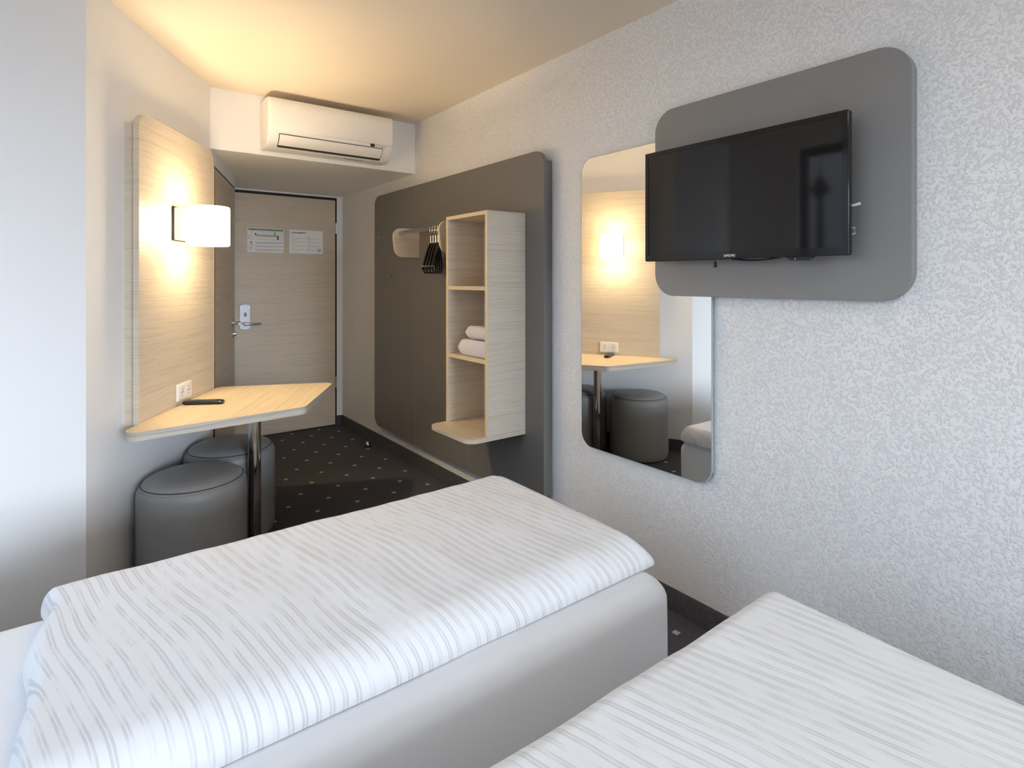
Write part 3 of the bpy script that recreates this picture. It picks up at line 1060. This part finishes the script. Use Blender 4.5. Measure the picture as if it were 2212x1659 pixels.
# clothes rail with its two oak brackets
RX, RZL, RY0, RY1 = 1.720, 1.678, 2.955, 3.554
t = thing('clothes_rail', 'steel clothes rail between two rounded oak brackets on the grey board', 'clothes rail', (XP, 3.2, 1.6))
bz0, bz1 = 1.514, 1.711
def bracket(y0, y1):
    pts = rpoly([(XP, bz0), (XP, bz1), (1.668, bz1), (1.690, bz0)], [0, 0, 0.055, 0.065], 9)
    return prism(BM(), pts, y0, y1, 'y')
for y0, y1 in ((RY1, RY1 + 0.021), (RY0 - 0.021, RY0)):
    b_ = part('bracket', bracket(y0, y1), M['oak'], t, bevel=0.001)
    pts = rpoly([(XP, bz0), (XP, bz1), (1.668, bz1), (1.690, bz0)], [0, 0, 0.055, 0.065], 9)
    k0 = 2
    rim = BM()
    seq = pts[1:]
    out = []
    for i, p in enumerate(seq):
        a = Vector(seq[max(i - 1, 0)])
        b = Vector(seq[min(i + 1, len(seq) - 1)])
        tg = (b - a).normalized()
        nr = Vector((tg.y, -tg.x))
        if nr.x > 0 and abs(nr.x) > abs(nr.y):
            nr = -nr
        cxy = Vector((1.78, 1.61))
        if (Vector(p) - cxy).dot(nr) < 0:
            nr = -nr
        out.append((Vector(p), Vector(p) + nr * 0.0012))
    vs = [[rim.verts.new((q.x, y, q.y)) for y in (y0, y1) for q in (p, o_)] for p, o_ in out]
    for a, b in zip(vs, vs[1:]):
        rim.faces.new((a[1], b[1], b[3], a[3]))
        rim.faces.new((a[0], b[0], b[1], a[1]))
        rim.faces.new((a[2], a[3], b[3], b[2]))
    bmesh.ops.recalc_face_normals(rim, faces=rim.faces)
    part('edge_band', rim, M['oak_band'], b_)
part('rod', tube(BM(), [(RX, RY0, RZL), (RX, RY1, RZL)], 0.0125, 18), M['steel'], t)
part('cap_screw', lathe(BM(), [(0, 0), (0.0065, 0), (0.006, 0.003), (0, 0.005)], 0, 0, 16) if False else tube(BM(), [(RX, RY0 - 0.021, RZL), (RX, RY0 - 0.025, RZL)], [0.0075, 0.004], 14), M['steel'], t)

# hangers: loop captive on the rail, wire neck, black wooden arms, trouser bar
def hanger_mesh_parts():
    wire, ring, arms, bar, caps = BM(), BM(), BM(), BM(), (BM(), BM())
    N = 28
    for k in range(N):
        pass
    tube(ring, [(0.0295 * math.cos(2 * PI * k / N + PI / 2), 0, 0.0295 * math.sin(2 * PI * k / N + PI / 2) - 0.0127) for k in range(N + 1)], 0.0024, 8)
    tube(wire, [(0, 0, -0.044), (0, 0, -0.054)], 0.0048, 10)
    tube(wire, [(0, 0, -0.054), (0, 0, -0.097)], 0.0020, 8)
    for s in (-1, 1):
        P = [(0, 0, -0.097), (s * 0.02, 0, -0.106), (s * 0.07, 0, -0.136), (s * 0.135, 0.002, -0.188), (s * 0.172, 0.006, -0.232), (s * 0.182, 0.009, -0.254)]
        hw = [0.006, 0.0070, 0.0078, 0.0082, 0.0082, 0.0068]
        hh = [0.009, 0.014, 0.018, 0.017, 0.014, 0.009]
        rings = []
        for (x, y, z), a, b in zip(P, hw, hh):
            rings.append([arms.verts.new((x + b * 0.5 * math.sin(q) * s, y + a * math.cos(q), z + b * math.sin(q))) for q in [2 * PI * k / 10 for k in range(10)]])
        fs = []
        for a, b in zip(rings, rings[1:]):
            for k in range(10):
                fs.append(arms.faces.new((a[k], a[(k + 1) % 10], b[(k + 1) % 10], b[k])))
        fs += [arms.faces.new(rings[0]), arms.faces.new(rings[-1])]
        tube(bar, [(s * 0.178, 0.006, -0.246), (s * 0.172, 0.004, -0.266), (s * 0.158, 0.002, -0.276)], [0.0055, 0.0055, 0.0045], 8)
        for dy in (0.0025, 0.0095):
            tube(caps[0 if s < 0 else 1], [(s * 0.184, dy, -0.236), (s * 0.190, dy, -0.237)], 0.0028, 8)
    tube(bar, [(-0.160, 0.002, -0.276), (0.160, 0.002, -0.276)], 0.0045, 8)
    for b in (arms,):
        bmesh.ops.recalc_face_normals(b, faces=b.faces)
    return ring, wire, arms, bar, caps
HL = ['black coat hanger on the rail, the outermost one towards the entrance door',
      'black coat hanger, second from the entrance end of the bunch on the rail',
      'black coat hanger, third from the entrance end of the bunch on the rail',
      'black coat hanger closest to the shelf unit, partly hidden behind the oak bracket']
hang = []
t0 = thing('coat_hanger', HL[0], 'hanger', (RX, 3.122, RZL), 0, 'coat hangers on the clothes rail')
rg, wr, ar, br, cp = hanger_mesh_parts()
part('loop', rg, M['hook_metal'], t0, world=False)
part('neck_wire', wr, M['hook_metal'], t0, world=False)
part('arms', ar, simple('hanger_lacquer', (0.016, 0.012, 0.010), 0.28), t0, world=False)
part('trouser_bar', br, M['black_plastic'], t0, world=False)
for c_ in cp:
    part('end_rivets', c_, M['chrome'], t0, world=False)
t0.rotation_euler = (0, 0, math.radians(49))
for k, (y, rz) in enumerate(((3.091, 50.0), (3.0605, 51), (3.030, 52))):
    c = t0.copy()
    COL.objects.link(c)
    c.location = (RX, y, RZL)
    c.rotation_euler = (0, 0, math.radians(rz))
    c['label'] = HL[k + 1]
    for ch in list(t0.children):
        d = ch.copy()
        COL.objects.link(d)
        d.parent = c

# coat hooks
for y, z, lab in ((4.146, 1.691, 'small steel peg hook on the grey board, the upper of two by the door'),
                  (3.971, 1.393, 'small steel peg hook on the grey board, the lower of two')):
    bm = BM()
    tube(bm, [(XP, y, z), (XP - 0.004, y, z)], 0.0105, 16)
    tube(bm, [(XP - 0.004, y, z), (XP - 0.034, y, z)], 0.0055, 14)
    tube(bm, [(XP - 0.034, y, z), (XP - 0.038, y, z)], 0.0085, 16)
    solo('coat_hook', bm, M['steel'], lab, 'hook', (XP, y, z), group='peg hooks on the grey board')

# ------------------------------------------------------------------ mirror, television board, television
t = thing('mirror', 'tall frameless mirror with rounded corners, half covered by the television board', 'mirror', (XW, 1.63, 0.57))
MY0, MY1, MZ0, MZ1 = 1.272, 1.985, 0.566, 1.939
XM = XW - 0.026
pts = rpoly([(MY0, MZ0), (MY1, MZ0), (MY1, MZ1), (MY0, MZ1)], 0.07, 12)
part('glass_edge', prism(BM(), pts, XM + 0.0006, XM + 0.008, 'x'), M['mirror_edge'], t)
pts2 = rpoly([(MY0 + 0.0025, MZ0 + 0.0025), (MY1 - 0.0025, MZ0 + 0.0025), (MY1 - 0.0025, MZ1 - 0.0025), (MY0 + 0.0025, MZ1 - 0.0025)], 0.068, 12)
part('mirror_glass', prism(BM(), pts2, XM, XM + 0.0006, 'x'), M['mirror'], t, smooth=False)
part('backing_board', box(BM(), XM + 0.008, XW - 0.001, MY0 + 0.008, MY1 - 0.008, MZ0 + 0.05, MZ1 - 0.05), simple('mirror_backing', (0.33, 0.36, 0.35), 0.5), t)

XT = XW - 0.042
t = thing('television_board', 'grey laminate board with rounded corners behind the television', 'wall panel', (XW, 1.07, 1.3))
TB0, TB1, TBZ0, TBZ1 = 0.610, 1.529, 1.295, 2.054
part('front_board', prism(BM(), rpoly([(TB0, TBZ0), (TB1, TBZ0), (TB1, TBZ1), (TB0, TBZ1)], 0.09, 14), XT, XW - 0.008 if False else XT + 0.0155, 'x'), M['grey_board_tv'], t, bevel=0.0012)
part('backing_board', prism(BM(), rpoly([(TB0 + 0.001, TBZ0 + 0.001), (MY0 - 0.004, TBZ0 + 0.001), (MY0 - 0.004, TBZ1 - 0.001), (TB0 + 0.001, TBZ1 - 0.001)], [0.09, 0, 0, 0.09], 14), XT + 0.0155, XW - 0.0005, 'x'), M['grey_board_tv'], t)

TVZ0, TVZ1 = 1.433, 1.867
pr, pl_ = Vector((1.804, 0.741)), Vector((1.804, 1.503))
tdir = (pl_ - pr).normalized()
rt = math.atan2(tdir.y, tdir.x)          # local x along the set, away from the camera
mid = (pr + pl_) / 2
hw = (pl_ - pr).length / 2
t = thing('television', 'black flat screen television on a bracket in front of the grey board', 'television', (mid.x, mid.y, TVZ0), rt)
# local: x along the screen (towards the entrance), +y towards the room, z up
H = TVZ1 - TVZ0
bm = BM()
prism(bm, rpoly([(-hw, 0), (hw, 0), (hw, H), (-hw, H)], 0.006, 4), -0.028, -0.002, 'y')
part('casing', bm, M['black_gloss'], t, world=False, bevel=0.004)
part('rear_housing', box(BM(), -hw + 0.09, hw - 0.09, -0.055, -0.028, 0.04, H - 0.06), M['black_plastic'], t, world=False, bevel=0.008)
bm = BM()
bz = 0.017
bzb = 0.026
for a in ((-hw + 0.002, hw - 0.002, H - bz, H - 0.002), (-hw + 0.002, hw - 0.002, 0.002, bzb), (-hw + 0.002, -hw + bz, bzb, H - bz), (hw - bz, hw - 0.002, bzb, H - bz)):
    box(bm, a[0], a[1], -0.003, 0.0008, a[2], a[3])
part('bezel', bm, M['black_gloss'], t, world=False)
part('screen', box(BM(), -hw + bz, hw - bz, -0.003, -0.0012, bzb, H - bz), M['screen'], t, world=False, smooth=False)
bm = BM()
text_into(bm, 'SAMSUNG', 0.013, Matrix.Translation((0.028, 0.0012, 0.008)) @ Matrix.Rotation(PI, 4, 'Z') @ Matrix.Rotation(PI / 2, 4, 'X'), 0.0002, width=0.043)
part('maker_lettering', bm, M['white_ink'], t, world=False, label='white maker lettering')
bm = BM()
prism(bm, [(0.20, 0.0), (-0.02, 0.0)] + [(-0.02 + 0.22 * k / 10, -0.006 * math.sin(PI * k / 10)) for k in range(1, 10)], -0.024, -0.006, 'y') if False else None
bm.free()
bm = BM()
prism(bm, [(-0.19, 0.001), (-0.205, -0.010), (-0.26, -0.012), (-0.275, -0.002), (-0.275, 0.001)], -0.022, -0.004, 'y')
rcv = part('infrared_receiver', bm, M['black_plastic'], t, world=False)
bm = BM()
tube(bm, [(-0.222, -0.004, -0.006), (-0.222, -0.0032, -0.006)], 0.0016, 10)
part('standby_light', bm, simple('standby_red', (0.5, 0.03, 0.05), 0.3, emit=(1.0, 0.12, 0.15), estr=1.5), rcv, world=False)
# bracket to the board
bm = BM()
gap = (XT - mid.x)
box(bm, -0.10, 0.10, -gap + 0.002, -0.055, 0.12, 0.32)
part('mounting_bracket', bm, M['black_plastic'], t, world=False, bevel=0.002)
bm = BM()
tube(bm, [(-hw + 0.03, -0.036, 0.149), (-hw - 0.004, -0.036, 0.151), (-hw - 0.018, -0.036, 0.154)], 0.0042, 10)
part('pull_strap', bm, M['white_plastic'], t, world=False, label='white strap end')
bm = BM()
tube(bm, [(-hw + 0.02, -0.040, 0.082), (-hw - 0.001, -0.040, 0.084), (-hw - 0.002, -0.040, 0.066), (-hw + 0.02, -0.040, 0.062)], 0.0022, 8)
part('cable_clip', bm, M['white_plastic'], t, world=False, label='white cable clip')
bm = BM()
tube(bm, [(0.075, -0.02, 0.004), (0.075, -0.02, -0.008)], 0.0022, 8)
tube(bm, [(0.075, -0.02, -0.007), (0.075, -0.02, -0.012), (0.075, -0.02, -0.024), (0.075, -0.02, -0.028)], [0.003, 0.0045, 0.0068, 0.0045], 12)
part('cable_plug', bm, M['black_plastic'], t, world=False, label='black plug on a short cord')
bm = BM()
tube(bm, [(-0.17 + 0.0225 * k, -0.018, 0.001 - 0.007 * math.sin(PI * k / 8)) for k in range(9)], 0.003, 8)
part('hanging_cable', bm, M['black_plastic'], t, world=False)

# ------------------------------------------------------------------ air conditioner on the lowered ceiling's front
AX0, AX1 = 0.873, 1.672
t = thing('air_conditioner', 'white split air conditioner on the lowered ceiling above the entrance', 'air conditioner', ((AX0 + AX1) / 2, YB, 2.15))
def acp(d):                                            # (depth from the wall, z) -> (y, z)
    return [(YB - a, z) for a, z in d]
body = acp([(0, 2.462), (0.165, 2.462), (0.188, 2.452), (0.196, 2.42), (0.197, 2.268), (0.192, 2.240), (0.180, 2.212), (0.160, 2.186), (0.135, 2.168), (0.105, 2.160), (0, 2.166)])
part('body', prism(BM(), body, AX0, AX1, 'x'), M['ac_white'], t, bevel=0.006)
fp = acp([(0.160, 2.4635), (0.192, 2.455), (0.206, 2.435), (0.209, 2.40), (0.207, 2.278), (0.200, 2.264), (0.190, 2.264), (0.190, 2.44), (0.160, 2.455)])
part('front_panel', prism(BM(), fp, AX0 + 0.012, AX1 - 0.012 + 0.010, 'x'), M['ac_white'], t, bevel=0.004)
fl = acp([(0.196, 2.238), (0.1985, 2.236), (0.190, 2.214), (0.172, 2.192), (0.152, 2.180), (0.150, 2.183), (0.168, 2.196), (0.186, 2.218)])
flap = part('louvre_flap', prism(BM(), fl, AX0 + 0.066, AX1 - 0.075, 'x'), M['ac_white'], t)
gp = acp([(0.1975, 2.2405), (0.1930, 2.2405), (0.184, 2.219), (0.150, 2.182), (0.140, 2.1715), (0.146, 2.1735), (0.166, 2.190), (0.1845, 2.213)])
bm = BM()
prism(bm, gp, AX0 + 0.062, AX0 + 0.066, 'x')
prism(bm, gp, AX1 - 0.075, AX1 - 0.071, 'x')
prism(bm, acp([(0.1960, 2.2425), (0.1925, 2.2425), (0.1925, 2.238), (0.1955, 2.238)]), AX0 + 0.062, AX1 - 0.071, 'x')
prism(bm, acp([(0.153, 2.1812), (0.149, 2.1785), (0.140, 2.170), (0.1445, 2.1712), (0.150, 2.1745)]), AX0 + 0.066, AX1 - 0.075, 'x')
part('outlet_gap', bm, M['ac_dark'], t)
yf = YB - 0.1985
bm = BM()
box(bm, 1.515, 1.541, yf - 0.0012, yf + 0.004, 2.2455, 2.2640)
part('display_window', bm, M['black_gap'], t)
bm = BM()
for x in (1.553, 1.570):
    N = 16
    ri = [bm.verts.new((x + 0.0042 * math.cos(2 * PI * k / N), yf - 0.0005, 2.2580 + 0.0058 * math.sin(2 * PI * k / N))) for k in range(N)]
    ro = [bm.verts.new((x + 0.0056 * math.cos(2 * PI * k / N), yf - 0.0005, 2.2580 + 0.0072 * math.sin(2 * PI * k / N))) for k in range(N)]
    for k in range(N):
        bm.faces.new((ri[k], ri[(k + 1) % N], ro[(k + 1) % N], ro[k]))
    flat(bm, x - 0.0007, x + 0.0007, 2.2445, 2.2508, yf - 0.0005)
    flat(bm, x - 0.001, x + 0.001, 2.2570, 2.2590, yf - 0.0005)
part('indicator_marks', bm, M['ink_grey'], t)
bm = BM()
for cx_, cz_ in ((1.5865, 2.2565), (1.5835, 2.2515), (1.5895, 2.2515)):
    vs = [bm.verts.new(v) for v in ((cx_ - 0.002, yf - 0.0006, cz_), (cx_, yf - 0.0006, cz_ - 0.0026), (cx_ + 0.002, yf - 0.0006, cz_), (cx_, yf - 0.0006, cz_ + 0.0026))]
    bm.faces.new(vs)
text_into(bm, 'MITSUBISHI', 0.008, TXM(1.5930, 2.2490, yf - 0.0006), 0.0001, width=0.030)
part('maker_emblem', bm, M['ink'], t, label='small dark maker emblem')
bm = BM()
for k in range(6):
    x = 1.365 + k * 0.022
    vs = [(x, 2.1735, 0.118), (x + 0.019, 2.1735, 0.118), (x + 0.019, 2.1735, 0.095), (x, 2.1735, 0.095)]
    bm.faces.new([bm.verts.new((a, YB - c, 2.1594)) for a, b, c in vs])
part('type_label', bm, M['ink_light'], t, label='grey printed type label')

# door stop
t = thing('door_stop', 'small steel door stop with dark ring on the carpet', 'door stop', (1.845, 4.405, 0))
part('base_ring', lathe(BM(), [(0, 0.0), (0.038, 0.0), (0.038, 0.006), (0.030, 0.010), (0, 0.010)], 1.845, 4.405, 28), M['black_gap'], t)
part('stopper', lathe(BM(), [(0, 0.010), (0.020, 0.010), (0.020, 0.022), (0.014, 0.036), (0.006, 0.042), (0, 0.043)], 1.845, 4.405, 24), M['chrome'], t)

# ------------------------------------------------------------------ beds
def soft_box(x0, x1, y0, y1, z0, z1, r, seed, amp=0.003, corner=0.06):
    """rounded, slightly uneven block: a mattress in its fitted sheet"""
    bm = BM()
    prof = [(0.012, z0), (0.0, z0 + 0.02)]
    for k in range(1, 6):
        prof.append((0.0, z0 + 0.02 + (z1 - r - z0 - 0.02) * k / 5))
    for k in range(1, 10):
        a = PI / 2 * k / 9
        prof.append((r * (1 - math.cos(a)), z1 - r + r * math.sin(a)))
    for q in (0.10, 0.18, 0.28, 0.38):
        if q > r:
            prof.append((q, z1))
    rings = []
    def ring(ins, z):
        pts = rpoly([(x0 + ins, y0 + ins), (x1 - ins, y0 + ins), (x1 - ins, y1 - ins), (x0 + ins, y1 - ins)], max(0.012, corner - ins * 0.2), 8)
        out = []
        nseg = (40, 18, 40, 18)
        # resample the straight runs so that the unevenness shows
        n9 = 9
        for c in range(4):
            arc = pts[c * n9:(c + 1) * n9]
            nxt = pts[((c + 1) % 4) * n9]
            out += arc
            a, b = Vector(arc[-1]), Vector(nxt)
            for k in range(1, nseg[c]):
                out.append(tuple(a.lerp(b, k / nseg[c])))
        return [(p[0], p[1], z) for p in out]
    for ins, z in prof:
        rr = []
        for p in ring(ins, z):
            d = noise.noise(Vector((p[0] * 3.0, p[1] * 3.0, z * 5 + seed))) * amp
            cxm, cym = (x0 + x1) / 2, (y0 + y1) / 2
            q = Vector((p[0] - cxm, p[1] - cym, 0))
            ql = q.length
            k = 1 + d / max(ql, 0.2) if z < z1 - 0.001 else 1
            rr.append(bm.verts.new((cxm + q.x * k, cym + q.y * k, p[2] + (d * 0.6 if ins > r * 0.5 else 0))))
        rings.append(rr)
    n = len(rings[0])
    for a, b in zip(rings, rings[1:]):
        for k in range(n):
            bm.faces.new((a[k], a[(k + 1) % n], b[(k + 1) % n], b[k]))
    bm.faces.new(rings[0][::-1])
    bm.faces.new(rings[-1])
    bmesh.ops.recalc_face_normals(bm, faces=bm.faces)
    return bm

def bed(y0, y1, label, seed, x1=1.335):
    t = thing('bed', label, 'bed', (x1 - 1.0, (y0 + y1) / 2, 0), 0, 'single beds')
    part('mattress', soft_box(-0.70, x1, y0, y1, 0.235, 0.515, 0.055, seed), M['sheet'], t)
    part('bed_base', soft_box(-0.70, x1 - 0.006, y0 + 0.006, y1 - 0.006, 0.055, 0.232, 0.012, seed + 3, 0.001, 0.04), M['sheet'], t)
    for x in (-0.6, x1 - 0.12):
        for y in (y0 + 0.1, y1 - 0.1):
            part('leg', lathe(BM(), [(0, 0), (0.02, 0), (0.024, 0.056), (0, 0.056)], x, y, 18), M['black_plastic'], t)
    return t
bed(1.000, 1.868, 'white single bed between the table and the other bed, foot towards the mirror wall', 2.0)
bed(-0.170, 0.715, 'white single bed in front, the one nearest the window side of the room', 9.0, 1.345)

def duvet(x0, x1, y0, y1, z0, T, label, mat, seed, wx0, wx1, wy0, wy1, rc, ruff=0.0, lift=None, group='striped white duvets', rot=0.2):
    """soft quilt lying on a mattress; the W's are how far each side takes to round off, RC the four corner radii (x1y1, x0y1, x0y0, x1y0)"""
    bm = BM()
    nx, ny = 150, 96
    top, bot = {}, {}
    for i in range(nx + 1):
        for j in range(ny + 1):
            u, v = i / nx, j / ny
            u = 0.5 - 0.5 * math.cos(PI * u) * (0.65 + 0.35 * math.cos(PI * u) ** 2)
            v = 0.5 - 0.5 * math.cos(PI * v) * (0.65 + 0.35 * math.cos(PI * v) ** 2)
            x, y = x0 + (x1 - x0) * u, y0 + (y1 - y0) * v
            du0, du1, dv0, dv1 = x - x0, x1 - x, y - y0, y1 - y
            fx = min(math.sqrt(max(0, 1 - (1 - min(du0 / wx0, 1)) ** 2)), math.sqrt(max(0, 1 - (1 - min(du1 / wx1, 1)) ** 2)))
            fy = min(math.sqrt(max(0, 1 - (1 - min(dv0 / wy0, 1)) ** 2)), math.sqrt(max(0, 1 - (1 - min(dv1 / wy1, 1)) ** 2)))
            f = fx * fy
            for (cx, cy, sx, sy, r) in ((x1, y1, 1, 1, rc[0]), (x0, y1, -1, 1, rc[1]), (x0, y0, -1, -1, rc[2]), (x1, y0, 1, -1, rc[3])):
                if r > 0:
                    ox, oy = cx - sx * r, cy - sy * r
                    dx, dy = (x - ox) * sx, (y - oy) * sy
                    if dx > 0 and dy > 0:
                        m_ = max(dx, dy) / math.hypot(dx, dy)
                        x, y = ox + sx * dx * m_, oy + sy * dy * m_
            p = Vector((x, y, seed))
            xx = x * math.cos(rot) + y * math.sin(rot)
            w = noise.noise(Vector((xx * 9, y * 2.2, seed))) * 0.0034 + noise.noise(Vector((x * 2.6, y * 3.0, seed + 4))) * 0.0055
            w += noise.noise(Vector((xx * 26, y * 4.0, seed + 8))) * 0.0010
            if ruff:
                x += noise.noise(Vector((y * 6, seed, 1))) * ruff * max(0, 1 - du0 / 0.10) - 0.02 * (1 - v) * max(0, 1 - du0 / 0.3)
            e = noise.noise(Vector((x * 7, y * 7, seed + 20))) * 0.0028
            if min(du1, dv0, dv1) < 0.05:
                k = 1 - min(du1, dv0, dv1) / 0.05
                y += e * k * (1 if dv0 < 0.05 or dv1 < 0.05 else 0)
                x += e * k * (1 if du1 < 0.05 else 0)
            zz = z0 + 0.010 * (1 - f) + (T + w) * f
            if lift:
                for lx, ly, lh, lr in lift:
                    zz += lh * math.exp(-((x - lx) ** 2 + (y - ly) ** 2) / (lr * lr))
            edge = i in (0, nx) or j in (0, ny)
            top[i, j] = bm.verts.new((x, y, zz))
            bot[i, j] = top[i, j] if edge else bm.verts.new((x, y, z0 + 0.004 * (1 - min(1, f * 3))))
    for i in range(nx):
        for j in range(ny):
            bm.faces.new((top[i, j], top[i + 1, j], top[i + 1, j + 1], top[i, j + 1]))
            q = (bot[i, j + 1], bot[i + 1, j + 1], bot[i + 1, j], bot[i, j])
            if len(set(q)) == 4:
                try:
                    bm.faces.new(q)
                except ValueError:
                    pass
    return solo('duvet', bm, mat, label, 'duvet', ((x0 + x1) / 2, (y0 + y1) / 2, z0), group=group)

duvet(-0.085, 1.350, 1.082, 1.872, 0.5165, 0.072, 'white striped duvet spread over the bed nearer the table', M['duvet_far'], 3.0,
      0.030, 0.060, 0.110, 0.055, (0.085, 0.03, 0.03, 0.015), ruff=0.035)
duvet(-0.62, 1.388, -0.19, 0.762, 0.5165, 0.078, 'white striped duvet covering the front bed', M['duvet_near'], 12.0,
      0.06, 0.050, 0.06, 0.050, (0.030, 0.03, 0.03, 0.03))

# ------------------------------------------------------------------ outside the window (seen only as a reflection in the screen)
tw = Vector((3.608 - 1.036 * 520, 0.472 * 520, 0))
t = thing('television_tower', 'slender concrete television tower far outside the window', 'tower', tuple(tw))
silhouette = simple('tower_silhouette', (0.004, 0.004, 0.005), 0.9, spec=0.0)  # near-black: the backlit silhouette is put into the colour
part('shaft', lathe(BM(), [(0, -20), (4.2, -20), (2.6, 78), (0, 78)], tw.x, tw.y, 20), silhouette, t)
part('pod', lathe(BM(), [(0, 77), (3, 77), (7.8, 82), (8.2, 86), (5.5, 89), (3.0, 95), (0, 97)], tw.x, tw.y, 24), silhouette, t)
part('antenna', lathe(BM(), [(0, 95), (1.4, 95), (0.7, 108), (0.2, 118), (0, 118)], tw.x, tw.y, 12), silhouette, t)
